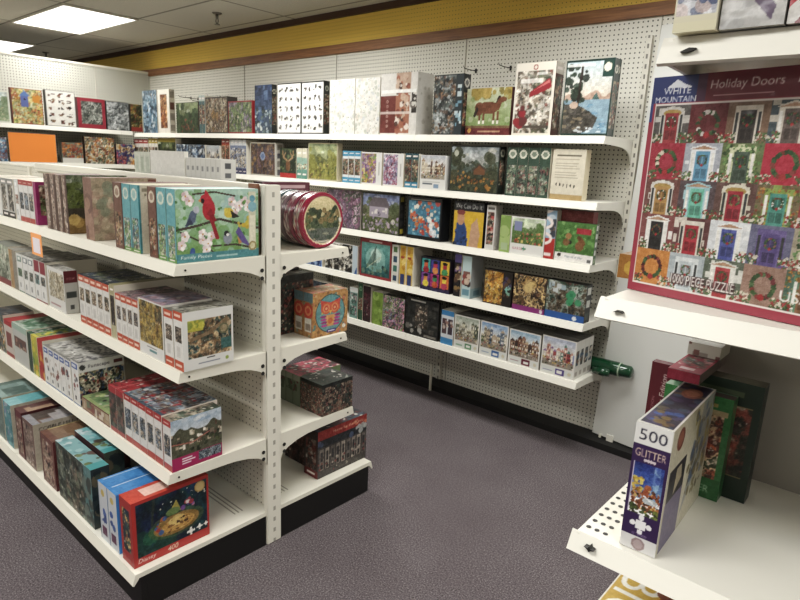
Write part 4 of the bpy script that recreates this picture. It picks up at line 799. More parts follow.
def dock(c):
    c.rect(0, 0, 1, 1, 'dddcd6'); m = lambda q: (collage('5a4a38', ['7a5f44', '9c7a52', '3a2f26', 'c9ae84', '4a5a4a', '2f5a5a', '8a6f54'], 80, .08)(q), q.rect(.0, .72, .34, 1, 'b9b03a'), q.dabs(8, .08, ['8a9a3a', 'd2c84a'], (0, .74, .34, 1)), q.line([(.08, .5), (.5, .62), (.9, .92)], .05, '8a7050'), q.circ(.82, .66, .15, '6a6a4a'), q.circ(.82, .66, .1, 'a08f6a'), q.rect(.75, .1, 1, .4, '3a6a66'), q.grain(.1))
    c.motif(m, .1, .2, .95, .84); c.rect(.45, .155, .62, .17, '4a4a4a'); c.rect(.28, .075, .72, .1, '8a8f9c'); c.circ(.86, .09, .035, '9ab04a')
def autumn(c):
    c.rect(0, 0, 1, 1, 'dddcd6'); c.motif(collage('6d6a3c', ['a58a3a', 'c9a84a', '4a4a2c', '8a7a4a', '5a4a34', 'b9b08a', '3a3f2a', '7a5a34'], 80, .08), .03, .22, .97, .97); c.rect(.4, .08, .7, .12, '6a9a9a'); c.rect(.3, .15, .7, .165, '6a6a66')
def orangespine(pic=('4a4a3a', 'a58a6a', '6a4a3a', 'c9b9a0')):
    def f(c):
        c.rect(0, 0, 1, 1, 'dcdad2'); c.rect(0, .86, 1, 1, 'cf5030'); c.rect(.15, .91, .8, .95, 'f0c9b4'); c.rect(0, 0, 1, .16, 'cf5030'); c.rect(.15, .06, .8, .1, 'f0c9b4'); c.motif(collage(pic[0], list(pic), 30, .14), .22, .48, .85, .74); c.rect(.3, .22, .7, .4, 'c9c6be'); c.rect(0, 0, .05, 1, '8a8880'); c.grain(.04)
    return f
def redspine(body='d9d6d0', pal=('3a4450', '8a98a5', 'b9a58a', '2a2a2e')):
    def f(c):
        c.rect(0, 0, 1, 1, body); c.rect(0, .87, 1, 1, 'b8322f'); c.rect(.2, .92, .75, .95, 'e0a9a0'); c.rect(0, 0, 1, .13, 'c04a40'); c.motif(collage(pal[0], list(pal), 30, .12), .15, .3, .85, .7); c.rect(0, 0, .05, 1, '6a3a38'); c.grain(.04)
    return f
def topart(pal): return lambda c: (c.rect(0, 0, 1, 1, pal[0]), c.paint(list(pal), 5), c.rects(30, .14, list(pal), al=.7), c.dabs(24, .05, list(pal)+['1f2024', 'c9c4b8']), c.rect(0, 0, 1, .06, pal[1]), c.grain(.07))
def whitespine(a='3f6aae', pics=('5a6a7a', '8a5a4a', 'b9b0a0')):
    def f(c):
        c.rect(0, 0, 1, 1, 'dddcd6'); c.rect(.12, .8, .88, .95, a); c.rect(.25, .84, .7, .91, 'e6e6e0'); c.motif(collage(pics[0], list(pics), 20, .15), .2, .42, .8, .62); c.rect(.3, .12, .5, .26, '8a8a88'); c.rect(0, 0, 1, .03, a); c.rect(0, 0, .05, 1, '7a7a76'); c.grain(.04)
    return f
def funspine(c):
    c.rect(0, 0, 1, 1, 'dedcd6'); c.rect(.12, .83, .88, .96, '3a5aa0'); c.rect(.2, .87, .7, .92, 'cfd4e0'); c.dabs(7, .05, ['8a4a44', 'a58f80', '5a5a60'], (.2, .3, .8, .7)); c.rect(.3, .1, .5, .2, '55555a'); c.rect(0, 0, 1, .025, '2f5a9c'); c.rect(0, 0, .05, 1, '83827c'); c.grain(.04)
TEALF = lambda c: (c.rect(0, 0, 1, 1, 'cfc8ae'), c.rect(.05, .9, .6, .95, '8a826a'), c.dabs(5, .03, ['7a745f'], (.1, .2, .2, .9)), c.rect(.0, 0, .03, 1, '3f8f96'), c.grain(.05))
TEALS = spine('5fa5ad', None, (.06, .5), '6aa04a', 'd2d9c4', bh=.06, pal=('6a8f4a', '8ab06a', 'd9cfc0', '7a5a5a', '4a7a8a'))
BRNS = spine('7a5244', None, (.05, .55), None, 'd9cbb0', pal=('a5845a', '8a4a3a', 'b9a07a', '5a4a34'))
BRNP = lambda c: (c.rect(0, 0, 1, 1, '5a3a30'), c.motif(collage('9c8476', ['b59c8c', '7a5f54', 'a58a7a', 'c0ae9c'], 40, .09), .1, .0, .6, 1), c.grain(.06))
def lawnface(c):
    c.rect(0, 0, 1, 1, '3f3a2c'); c.motif(land('6a7a5a', '8a8f6a', '39452a', '5a6a2c', ('7a8f3a', '2f3a22', '8fa04a')), 0, .45, 1, 1); c.circ(.4, .36, .09, 'c9b48a'); c.rect(0, 0, 1, .25, '8a6a34'); c.dabs(10, .07, ['b5924a', 'c9aa5a', '6a4a2c'], (0, 0, 1, .25)); c.grain(.08)
def beige(c):
    c.rect(0, 0, 1, 1, 'a59478'); c.dabs(70, .11, ['b5a486', '8f8468', 'c4b496', '9a7f6a', '7f8a6f', 'b08a78'], al=.7); c.rect(.86, .62, .99, .98, '7a3f34'); c.circ(.92, .86, .06, 'd9ccb4'); c.grain(.08)

def irow(z, yf, items, where, group, d0=.27, sgn=-1):
    row(z, yf, items, where, d0=d0, group=group)
GRP = 'puzzle boxes on the island {} shelf'
row(GZ[0], -.385, [
 ('pale grey and white spine at the far left', -8, 3, 176, T(front=whitespine('a9adb0'), d=.2)),
 ('# of two black and white photo spines', 3.3, 16, 178.5, T(front=spine('d2d0c8', '8a8a86', (.2, .85), '2c2c2a', pal=('4a443e', '8a7a6a', '22201e', 'c9c0b0')), n=2, d=.2)),
 ('white spine with small blue picture', 17, 21, 179, T(front=whitespine('c9cbc8'), d=.2)),
 ('# of three red-topped white spines left of the magenta box', 21.3, 35.7, 180.5, T(front=redspine(), n=3, d=.2)),
 ('magenta puzzle box showing its garden picture face', 36, 38.6, 182, T(front=plain('a02468'), right=framed('a5246c', collage('4a4a34', ['6a7a4a', '8a5a4a', '2f3422', 'c9b9a0'], 50, .1), .08, .22, 'a5246c'), d=.2)),
 ('# of three brown spines with pale worn edges', 47.6, 65, 174.5, T(front=BRNP, n=3, d=.23, right=lawnface, side='5a3a30')),
 ('dark brown box showing a lawn picture face,', 65.2, 70, 175, T(front=BRNP, right=lawnface, side='4a2f28', d=.26)),
 ('dusty pink-brown spine beside the lawn picture', 86.5, 95, 177.5, T(front=lambda c: (c.rect(0, 0, 1, 1, '8f6a5a'), c.dabs(12, .12, ['a57f6a', 'b08f7a', '7a5648'], (0, 0, 1, .6)), c.grain(.06)), right=beige, side='7a5a4c', d=.27)),
 ('brown-red spine with round cream logo, left one', 116, 124, 182.5, T(front=BRNS, side='6a443a', d=.27)),
 ('# of two teal garden spines with cream picture back', 124.5, 141, 184.5, T(front=TEALS, right=TEALF, side='cfc8ae', n=2, d=.25)),
 ('brown-red spine with round logo beside the bird puzzle,', 150, 158, 187, T(front=BRNS, side='6a443a', d=.26)),
 ('teal spine next to the songbird puzzle', 158.5, 167.5, 188, T(front=TEALS, side='8fb5b0', d=.32)),
 ('teal songbird puzzle box with large red cardinal on its face', 168, 177, 189, T(front=TEALS, right=cardinal, top=plain('cfe0dc'), side='8fb5b0', d=.328, boost=1.3)),
], 'on the island top shelf', GRP.format('top'))
row(GZ[1], -.385, [
 ('greenish scenic box at the far left', -4, 11.7, 244, T(front=lambda c: (collage('8a9480', ['a5ad98', '6f7a66', 'b9b9a4', '59634f'], 50, .14)(c), c.rect(0, 0, 1, .16, '8f3a3a')), d=.1, top=plain('8f938a'))),
 ('tan box end', 12, 19, 250, T(front=lambda c: (c.rect(0, 0, 1, 1, 'b08a5a'), c.rect(.5, 0, 1, 1, '8a8478'), c.grain(.06)), d=.18, top=plain('a5a298'))),
 ('white spine with green picture', 19.3, 25, 254, T(front=whitespine('6a8a7a', ('5a7a5a', '8a9a80', '3a4a3a')), d=.2, top=topart(('b5b3aa', '8a8a84')))),
 ('# of two white spines with dark photo caps', 25.3, 36, 257, T(front=whitespine('5a6a70', ('3a4a44', '6a5a4a', '9aa09a')), d=.22, n=2, top=topart(('aaa8a0', '7a7a76', '8f8d86')))),
 ('# of two white spines with maroon caps', 36.3, 48, 261, T(front=lambda c: (whitespine('8f2230', ('5f8a8a', 'a58a7a', '3a3f3f'))(c), c.rect(.08, .7, .95, .98, '962436')), d=.24, n=2, top=topart(('a5a39b', '7f7d78')))),
 ('white box with cream picture front and maroon end label', 50, 66.5, 268.5, T(front=lambda c: (c.rect(0, 0, 1, 1, 'd9d7cf'), c.motif(collage('b0a58a', ['8a7a5a', 'c9bfa4', 'a08a6a', '6f6a54', 'd2c9b4'], 40, .14), .08, .3, .95, .9), c.rect(.1, .1, .7, .14, 'b58a8a')), right=lambda c: (c.rect(0, 0, 1, 1, 'bfbdb6'), c.rect(0, .72, 1, 1, '6f1a24'), c.text('JIGSAW', .2, .77, .07, 'd9b0a8', width=.6), c.rect(.1, .36, .9, .52, '3f4644'), c.rect(.35, .1, .65, .2, '4a4a4a')), side='c4c2ba', d=80., top=topart(('a9a8a0', 'c4c2ba', '8a8880')))),
 ('# of five orange-edged white spines, left group,', 81, 111.5, 279.5, T(front=orangespine(), n=5, d=.215, top=topart(('3a4a6a', '2f3a4a', '6a7a4a', '8a8a80', '22304a')))),
 ('cream spine with dark picture', 112, 117, 285, T(front=spine('b9b18a', 'a8a078', (.25, .8), None, pal=('3a342c', '5a4a3c', '2a2622')), d=.3, top=plain('a59c6f'))),
 ('# of four orange-edged white spines, middle group,', 117.5, 140, 297, T(front=orangespine(('3a3a38', '8a7a6a', '5a5a60', 'b9a58a')), n=4, d=.215, top=topart(('8f6a6a', 'a57a80', '3a3f4a', '6a5a5c')))),
 ('white box with golden autumn picture facing the aisle,', 140.5, 164.5, 301.5, T(front=autumn, d=.2, top=topart(('9a7a84', 'b08f98', '8a8aa0', '6f6a78')), side='cfcdc6')),
 ('orange-edged white spine, left of the end pair,', 165, 174.3, 310, T(front=orangespine(('3f3a34', '8a7a66', '5a4f44', 'c0b09a')), d=.212, top=topart(('8f8d80', '6a6a60', 'b0ae a4'.replace(' ', ''))))),
 ('white end box with driftwood picture face and orange spine,', 174.6, 184, 312, T(front=orangespine(('3f3a34', '8a7a66', '5a4f44', 'c0b09a')), right=dock, side='cfcdc6', d=234., boost=1.3, top=topart(('8a8878', '6f6d60', 'a5a396')))),
], 'on the island second shelf', GRP.format('second'))
row(GZ[2], -.438, [
 ('colourful dark box at the far left', -5, 6.8, 312, T(front=collage('5a5a4a', PAL_C+('3a6a5a', '2f4a6a'), 50, .12), d=.15, top=topart(('4a5560', '39404a', '6f5a4a')))),
 ('white spine under a bright red top', 7, 15, 321, T(front=lambda c: (c.rect(0, 0, 1, 1, 'c4b8ac'), c.rect(0, .86, 1, 1, 'b52c30'), c.rect(.2, .3, .8, .7, '8a4a44'), c.rect(0, 0, 1, .12, 'a04038')), d=.25, top=plain('b82c34'))),
 ('pale grey box with green top and photo end', 15.3, 30, 326, T(front=lambda c: (c.rect(0, 0, 1, 1, 'b9bab2'), c.rect(.1, .42, .9, .68, '6a4a40'), c.dabs(10, .06, ['a57a6a', '3a3a3a', 'c9b9a0'], (.15, .45, .85, .65)), c.rect(0, .86, 1, 1, '9ab5a4')), d=.22, top=topart(('5a8a6a', 'b9c9b9', '3a6a4a', '7aa58a')))),
 ('dark green spine', 30.3, 34, 333, T(front=plain('34503f', .1), d=.28, top=topart(('2a5a44', '3a6f54')))),
 ('lime and yellow striped spine', 34.3, 40, 336, T(front=lambda c: (c.grad(0, 1, '7a9a3a', 'c9b93a'), c.dabs(14, .07, ['e0c83a', '5a8a3a', 'd9a02c'])), d=.24, top=topart(('6a9a4a', 'e0d04a', '3f7f9a')))),
 ('red and yellow spine', 40.3, 45.5, 340, T(front=lambda c: (c.rect(0, 0, 1, 1, 'b8322c'), c.dabs(12, .06, ['e0a03a', '8a2a2a'], (0, .1, 1, .9))), d=.2, top=plain('b0302c'))),
 ('# of five white spines with blue square caps', 46, 73, 353, T(front=funspine, n=5, d=.24, top=topart(('c9c7c0', '8a8a86', '55555a', 'b0aea6', 'd9d7d0')))),
 ('white end box with comic crowd face and blue cap,', 73.5, 81, 361.5, T(front=funspine, right=fungame, side='d2d0c9', d=126., boost=1.2, top=topart(('c9c7c0', '8a8a86', '55555a', 'b0aea6', 'd9d7d0')))),
 ('low flat landscape box before the comic crowd box', 82.5, 110, .058, T(front=lambda c: (c.rect(0, 0, 1, 1, '7a3a34'), c.motif(strips('a58a6a', ['8a6a5a', 'c0a58a', '5a5044'], 1), .02, .1, .98, .85), c.rects(14, .5, ['6a7a5a', 'b9a58a', '5a4438', 'd2c4b0', '8c4a40'], (.05, .3, .95, .7))), top=topart(('7a8f5a', '93a56a', '5f7a4a', 'b9b08a', '6a8a5a')), d=.25)),
 ('# of two dark red-topped spines with grey pictures', 111, 125.7, 389, T(front=lambda c: (c.rect(0, 0, 1, 1, '5a4a44'), c.dabs(26, .08, ['6a6a5a', '3f3a34', '8a5a4a', '2f3a30']), c.rect(0, .86, 1, 1, 'b03034'), c.rect(0, 0, 1, .1, 'b04a44')), n=2, d=.225, top=topart(('a82c34', 'b83a40', '8a2a30')))),
 ('# of five red-capped white spines', 126, 163.5, 404, T(front=redspine(), n=5, d=.225, top=topart(('7a8a98', '4a5a6a', 'b03034', 'a5b0b8', '8a7a6a', '5f4a44')))),
 ('magenta end box with hillside harbour town face,', 164, 172.5, 420, T(front=redspine(), right=harbour, side='b5205e', d=222.5, boost=1.3, top=topart(('5a6a5a', '8a7a6a', '3f4a3c', 'b0a58f')))),
], 'on the island third shelf', GRP.format('third'))
COBT = lambda pal: lambda c: (c.rect(0, 0, 1, 1, pal[0]), c.rects(18, .4, list(pal)), c.rect(.0, 0, 1, .1, pal[1]), c.grain(.06))
row(GZ[3], -.578, [
 ('grey-green box at the far left', -8, 6, 392, T(front=plain('6a7f78', .1), right=cobble, side='b9b29c', d=.3, top=COBT(('6f8a86', '8aa5a0', '4a6660')))),
 ('teal-fronted box with cream lettered face,', 7, 14.5, 403, T(front=lambda c: (c.rect(0, 0, 1, 1, '4f9298'), c.dabs(20, .1, ['6aa5aa', '8a8fb0', '3a7a80', 'b9c4c4']), c.grain(.06)), right=cobble, side='b9b29c', d=.3, top=COBT(('5aa5ac', '7ab5ba', '8a8ab5')))),
 ('maroon spine, leftmost of the maroon boxes,', 19, 25.5, 411, T(front=spine('6a2a2c', None, (.1, .85), None, pal=('a58f7a', '7a4a40', '8a6a5a')), right=plain('5a2024'), d=.3, side='5a2024', top=COBT(('7a5a44', '5a2a2a', 'a5846a')))),
 ('wide brown box with cream lettered face,', 26, 37, 421, T(front=spine('7a5a50', None, (.05, .9), None, pal=('8f7a6a', '6a4a44', 'a58f80')), right=cobble, side='5a2024', d=.3, top=COBT(('6a4a3c', '8a8a90', '4a3a34', 'a5a0a0')))),
 ('maroon-ended brown box next to the teal-topped pair,', 44, 57, 437, T(front=spine('7a4a40', None, (.05, .9), None, pal=('9c8470', '6a3a34', 'b59c84')), right=plain('5f2226', .08), side='5f2226', d=.32, top=COBT(('8a7a44', '6a3a2c', 'a5925a', '7a5a40')))),
 ('forest box with teal top, front of the pair,', 60, 95, 455, T(front=lambda c: (collage('55604f', ['3f4a3a', '6a7a60', '7a6a58', '2f3a30', '8a8f7a', '4a5a54'], 70, .13)(c), c.rect(.8, 0, 1, 1, '5a8f92', .8), c.dabs(20, .1, ['3f4a44', '6a7a70'], (.78, 0, 1, .8))), right=lambda c: (c.rect(0, 0, 1, 1, '39423c'), c.dabs(14, .1, ['4f5a44', '7a6a48', '2a312c'])), top=lambda c: (c.rect(0, 0, 1, 1, '6fa5a8'), c.dabs(16, .2, ['8fb9bc', 'b9c9cc', '5a9298'], (0, 0, .6, 1)), c.dabs(10, .2, ['5a3a34', '6a7a44', '3a4a30'], (.55, .1, .85, 1)), c.rect(.86, 0, 1, 1, '3f9a9c')), d=.07, boost=1.2)),
 ('forest box with teal top, rear of the pair,', 79, 108, .262, T(off=.085, front=plain('4a3034'), right=lambda c: (c.rect(0, 0, 1, 1, '39423c'), c.dabs(14, .1, ['4f5a44', '7a6a48', '2a312c'])), top=lambda c: (c.rect(0, 0, 1, 1, '6fb0b4'), c.dabs(16, .2, ['8fb9bc', 'b9c9cc', '5a9298'], (0, 0, .6, 1)), c.dabs(10, .2, ['4a3a30', '6a7a44', '3a4a30'], (.55, .1, .85, 1)), c.rect(.86, 0, 1, 1, '3f9a9c')), d=.08)),
 ('# of two white spines with bright blue tops', 101.5, 119.5, 488, T(front=lambda c: (c.rect(0, 0, 1, 1, 'c4c9cf'), c.circ(.5, .84, .06, 'c9b05a'), c.dabs(8, .045, ['3a5fae', '2f4a8c'], (.25, .35, .75, .62)), c.rect(.2, .1, .75, .26, '6a3a5a'), c.rect(0, 0, .05, 1, '6a7a8a')), n=2, d=.3, top=lambda c: (c.rect(0, 0, 1, 1, '3a86cf'), c.rect(.1, .05, .16, .95, 'cfdbe6'), c.grain(.06)), side='4a8fcf')),
 ('red end box with night campfire face and number 400,', 122.8, 134.5, 500, T(front=lambda c: (c.rect(0, 0, 1, 1, 'b52c28'), c.motif(collage('1f3a44', ['17304a', '2a5a4a', '8a3a34', 'c9a05a', '142a3a'], 30, .12), .2, .2, .8, .85)), right=campfire, top=lambda c: (c.rect(0, 0, 1, 1, 'd2402c'), c.rect(.2, .2, .8, .5, 'e8b9a8'), c.grain(.05)), side='b52c28', d=210., boost=1.4)),
], 'on the island base deck', GRP.format('base'))

# island, far side (y > 0)
def endbox(lab, z, px, py, pxr, pyt, pxs, group='puzzle boxes on the far side of the island', n=1, **k):
    """px,py: lower corner between spine and broad face; pxr: right edge of the broad face; pyt: top of that corner; pxs: left edge of the spine"""
    c = hit(px, py, 2, z); x1, y0 = float(c[0]), max(float(c[1]), .045); y1 = fy(pxr, x1, z); x0 = fx(pxs, y0, z, -3, x1+.01); h = fz(pyt, x1, y0, z)-z; w = (x1-x0)/n
    fr = k.pop('right', None)
    for i in range(n):
        carton('puzzle_box', (w-.0015, y1-y0, h), (x0+w*(i+.5), (y0+y1)/2, z+.0012), right=fr if i == n-1 else None, label=lab.replace('#', ORD[i]), group=group, **k)
    return x0, x1, y0, y1, h
e = endbox('# of two orange owl puzzle boxes on the island far side second shelf', GZ[1], 312.5, 339, 347, 294.5, 294, n=2, front=owlspine, right=owl, top=topart(('b58a5a', 'a0603a', '8a8f6a', 'c9605a')), side='a5784a', boost=1.4)
for i, (h, col) in enumerate(((.255, '3a3230'), (.25, '59433c'), (.262, '2f2c30'), (.25, '4a3f3a'))):
    carton('puzzle_box', (.048, .27, h), (e[0]-.03-.05*i, .19, GZ[1]+.0012), front=strips(col, ['6a5248', '3a2f2c', '7a6a5a']), top=topart((col, '6a5f58', '8a7f78')), right=crowd if i == 0 else None, side=col, label=f'{ORD[i]} dark brown box behind the orange owl boxes, counting away from them', group='puzzle boxes on the far side of the island')
e = endbox('# of two dark crowd scene boxes on the island far side third shelf', GZ[2], 322, 417.5, 352, 386, 300, n=2, front=crowd, right=crowd, top=topart(('22302a', '2f3f34', '3f3f38')), side='1f2624', boost=1.4)
for i in range(3):
    carton('puzzle_box', (.05, .25, e[4]), (e[0]-.028-.052*i, e[2]+.125, GZ[2]+.0012), front=lambda c: (c.rect(0, 0, 1, 1, '76826a'), c.dabs(8, .07, ['6a2a2c', '4a5a3a'], (.1, .45, .9, .8)), c.rect(0, .8, 1, 1, '9aa08a'), c.rect(0, 0, .06, 1, '3a3a30')), top=topart(('b02c44', 'c03a54', '3a3a34')), side='6a7a5a', label=f'{ORD[i]} green-spined box with crimson top left of the dark crowd boxes', group='puzzle boxes on the far side of the island')
e = endbox('storefront scene box with a red top band on the island far side base deck', GZ[3], 317.5, 480, 365.5, 433, 304, front=spine('4a3a38', None, (.05, .8), '8a2c2c', pal=('6a4a40', '2c2a2c', '8a2f2c', '9c8f80')), right=storefront, top=topart(('2a2f3a', '3a4a5a', '6a3034')), side='8a2a2a', boost=1.5)
for i in range(3):
    carton('puzzle_box', (.055, .24, .175), (e[0]-.05-.058*i, e[2]+.16, GZ[3]+.0012), front=collage('3f2a2a', ['5a3432', '2a2022', '7a4a40'], 24, .16), right=crowd, top=topart(('3a2a2a', '5a3a38')), side='3a2626', label=f'{ORD[i]} dim maroon box left of the storefront scene box', group='puzzle boxes on the far side of the island')
# brown box behind the songbird puzzle and tall white boxes whose tops show over the island
xs = fx(264, -.03, 1.4, -1, 1)
carton('puzzle_box', (.05, .014, .262), (-.055, -.0445, GZ[0]+.0012), right=plain('8a5438'), front=plain('8f5a3e'), top=plain('9c6a4a'), side='8a5438', label='slim brown box edge standing between the songbird puzzle and the island upright', group='puzzle boxes on the island top shelf')
WY = .075
def over(pl, pr, zt, n, lab, d, **k):
    x0, x1 = fx(pl, WY, 1.5), fx(pr, WY, 1.5); w = (x1-x0)/n; h = fz(zt, (x0+x1)/2, WY, 1.3)-GZ[0]
    for i in range(n):
        rt = k.get('right'); kk = dict(k); kk['right'] = rt if i == n-1 else None
        carton('puzzle_box', (w-.0012, d, h), (x0+w*(i+.5), WY+d/2, GZ[0]+.0012), label=lab.replace('#', ORD[i]), group='pale boxes above the island rail', **kk)
over(186, 221, 158.5, 7, '# of seven tall white boxes showing above the island top rail', .075, front=lambda c: (c.rect(0, 0, 1, 1, 'd2d1ca'), c.rect(.3, .84, .7, .9, '8f9092'), c.rect(0, 0, .05, 1, '9a9992')), right=lambda c: (c.rect(0, 0, 1, 1, 'd9d8d0'), c.rect(.3, .88, .7, .95, '55585c'), c.rect(.3, .77, .7, .83, '6a6d70')), side='d6d5cd')
over(151, 185, 151, 1, 'wide blank white box behind the island top rail, left of the tall white boxes', .02, front=plain('dedcd4'), top=plain('4a4744'), side='d9d7cf')
over(135, 150.5, 152, 3, '# of three pale green spines left of the wide blank white box', .1, front=strips('c4c9b9', ['a5b09c', 'd2d4c9', 'b0b9a8'], 3), side='d4d3cb', top=plain('cfcec6'))

# round tins on the far side of the top shelf
def tin_disc(c):
    c.rect(0, 0, 1, 1, '7f2238'); c.circ(.5, .5, .47, '8f2c44')
    m = lambda q: (q.grad(0, 1, '6a6a4a', 'd9c9a0'), q.wave(.6, .05, '4a5540'), q.dabs(34, .09, ['2f3a2a', '3f4a34', '59603f', '7a6a4a'], (0, .35, 1, .75)), q.rect(0, 0, 1, .34, '5a5f58'), q.dabs(16, .07, ['8a8a78', '3f4a40', 'a59a80'], (0, .02, 1, .34), .8, .4), q.rect(.2, .05, .8, .09, 'b0a89a'), q.grain(.1))
    keep = c.a.copy(); c.motif(m, .05, .05, .95, .95); o = np.hypot((c.U-.5), c.V-.5) > .43; c.a[o] = keep[o]; c.ring(.5, .5, .435, .01, 'd9c9a8'); c.circ(.93, .5, .035, 'd2cfc4')
def tin(xe, w, y, r, label, pal, show):
    z = GZ[0]+.0012+r; t = empty('round_tin', label, 'puzzle tin', (xe-w/2, y, GZ[0]+.0012), 'round puzzle tins')
    N = 48; V = []; K = []; Fc = []; prof = [(-w/2, r*.98), (-w/2+.004, r*.985), (w*.18, r*.985), (w*.2, r), (w/2-.004, r), (w/2, r-.004)]
    rs = np.random.RandomState(len(bpy.data.objects)); M = 6
    xs_ = np.linspace(-w/2, w/2, 2*M)
    for j, x in enumerate(xs_):
        rad = r*(.985 if x < w*.15 else 1.0)-(.004 if j in (0, 2*M-1) else 0)
        for i in range(N):
            a = 2*math.pi*i/N; V.append((x, rad*math.cos(a), r+rad*math.sin(a))); cc = rgb(pal[rs.randint(len(pal))]) if x < w*.15 else rgb(pal[0])
            K.append(np.r_[lin(np.clip(cc*(.9+.2*rs.rand()), 0, 1)), 1])
    for j in range(2*M-1):
        for i in range(N): Fc.append((j*N+i, j*N+(i+1) % N, (j+1)*N+(i+1) % N, (j+1)*N+i))
    Fc.append(tuple(range(N))[::-1])
    def pm(name, V, Fc, K, parent):
        me = bpy.data.meshes.new(name); me.from_pydata(V, [], Fc); at = me.attributes.new('print', 'FLOAT_COLOR', 'POINT'); at.data.foreach_set('color', np.array(K, np.float32).ravel()); me.materials.append(TINM); me.update()
        o = bpy.data.objects.new(name, me); C.objects.link(o); o.parent = parent; return o
    b = pm('tin_body', V, Fc, K, t)
    for p in b.data.polygons: p.use_smooth = len(p.vertices) == 4
    R_, S_ = (34, 110) if show else (3, 48); c = Canvas(160, 160, '8f2440', 1, 5); (tin_disc if show else plain(pal[0]))(c); V, K, Fc = [], [], []
    for j in range(R_+1):
        rr = (r-.004)*j/R_
        for i in range(S_):
            a = 2*math.pi*i/S_; u, v = .5+.5*j/R_*math.cos(a), .5+.5*j/R_*math.sin(a); lift = .004 if j > R_*.9 else 0
            V.append((w/2-.002+lift*.6, rr*math.cos(a), r+rr*math.sin(a))); K.append(np.r_[lin(np.clip(c.a[int(v*159), int(u*159)], 0, 1)), 1])
    for j in range(R_):
        for i in range(S_): Fc.append((j*S_+i, j*S_+(i+1) % S_, (j+1)*S_+(i+1) % S_, (j+1)*S_+i))
    pm('tin_lid', V, Fc, K, t)
    return t
TINM = print_mat('printed_tin', .25, .3)
TR = .115
q = hit(323, 251, 2, GZ[0]); ty = .268; tx = fx(323, ty, GZ[0]+TR, -1, 1)
for i, (lab, pal) in enumerate((('round burgundy puzzle tin with lake scene lid, nearest of four on their sides', ('7f2238', '6f5a5e', '9a8a86', 'b0a595')), ('round burgundy puzzle tin directly behind the lake scene tin', ('6a3340', '8a7274', 'a59a92', '5a4448')), ('round rose and grey puzzle tin, third from the lake scene lid', ('67575a', '8f8a86', '54504f', 'a59f98')), ('round teal and grey puzzle tin, farthest of the four tins', ('4a5a59', '6f807c', '3a4647', '9aa59c')))):
    tin(tx-.062*i, .06, ty, TR, lab, pal, i == 0)
carton('puzzle_box', (.06, .26, .255), (tx-.062*4-.06, .30, GZ[0]+.0012), right=lambda c: (c.rect(0, 0, 1, 1, '3a1a22'), c.rect(0, .86, 1, 1, '6a2a3c'), c.rect(.1, .9, .9, .95, 'c9a0a4')), front=plain('3a1a22'), top=plain('4a2630'), side='3a1a22', label='dark maroon box with a lettered strip standing behind the round tins', group='puzzle boxes on the far side of the island')

# price tag hanging from the top shelf lip
p0, p1 = hit(30, 232, 1, -.408), hit(41.5, 257, 1, -.408); xa = fx(30.5, -.408, 1.2); xb = fx(41, -.408, 1.2)
tg = empty('price_tag', 'small orange-edged paper tag hanging from the island top shelf lip', 'tag', ((xa+xb)/2, -.408, float(p1[2])))
w = xb-xa; h = 1.2-float(p1[2])
MB().box(-w/2, w/2, -.0006, .0006, 0, h).build('paper', mat('tag_orange', 'e8a06a', .7), tg); MB().box(-w*.33, w*.33, -.0012, -.0007, h*.12, h*.8).build('printed_panel', mat('tag_white', 'd9d2d6', .7, noise=.12, nscale=90), tg)

# ------------------------------------------------------------------ stock on the display gondola at the right
GR = 'puzzle boxes on the right display shelves'
def doorcell(c, wall, door, frame, wreath, kind):
    c.rect(0, 0, 1, 1, wall); c.rects(10, .18, [wall, frame]); c.rect(.16, 0, .84, .92, frame)
    if kind == 1: c.poly([(.08, .84), (.5, 1.0), (.92, .84)], frame); c.poly([(.2, .86), (.5, .95), (.8, .86)], 'b58a6a')
    if kind == 2: c.ell(.5, .8, .36, .18, frame); c.ell(.5, .8, .26, .1, 'b5924a')
    if kind == 3: c.dabs(70, .06, ['3f5f34', '5f8a4a', '7aa05a', '2f4a2a'], (.05, 0, .95, .95))
    if kind == 5: c.dabs(90, .05, ['b5702c', '8a5a2c', '5f6a34', 'c99a4a', '9c3a2c'], (0, 0, 1, 1))
    if kind == 4: c.rect(0, 0, 1, 1, door)
    else:
        c.rect(.3, 0, .7, .8, door); d = rgb(door)*.75
        for v in (.08, .46): c.rect(.35, v, .48, v+.26, d); c.rect(.52, v, .65, v+.26, d)
        c.rect(.2, .05, .25, .75, 'e6e4dc' if kind % 2 else '3a3d40'); c.rect(.75, .05, .8, .75, 'e6e4dc' if kind % 2 else '3a3d40')
    r = .3 if kind == 4 else .13; v0 = .5 if kind == 4 else .56
    for k in range(26):
        a = k*.2417; c.circ(.5+(r*math.cos(a)+.02*(c.r.rand()-.5))/c.asp*.9, v0+r*math.sin(a)+.02*(c.r.rand()-.5), r*.2, ['3a5a34', '2f4a2a', '4a6a3c', '8a3a34', wreath][c.r.randint(5)])
    c.circ(.5, v0-r, r*.28, 'b02c30')
    c.dabs(22, .05, ['3f5a34', '5a7a44', 'a83034', 'd9cfba'], (0, 0, .25, .25)); c.dabs(22, .05, ['3f5a34', '5a7a44', 'a83034', 'd9cfba'], (.75, 0, 1, .25)); c.grain(.08)
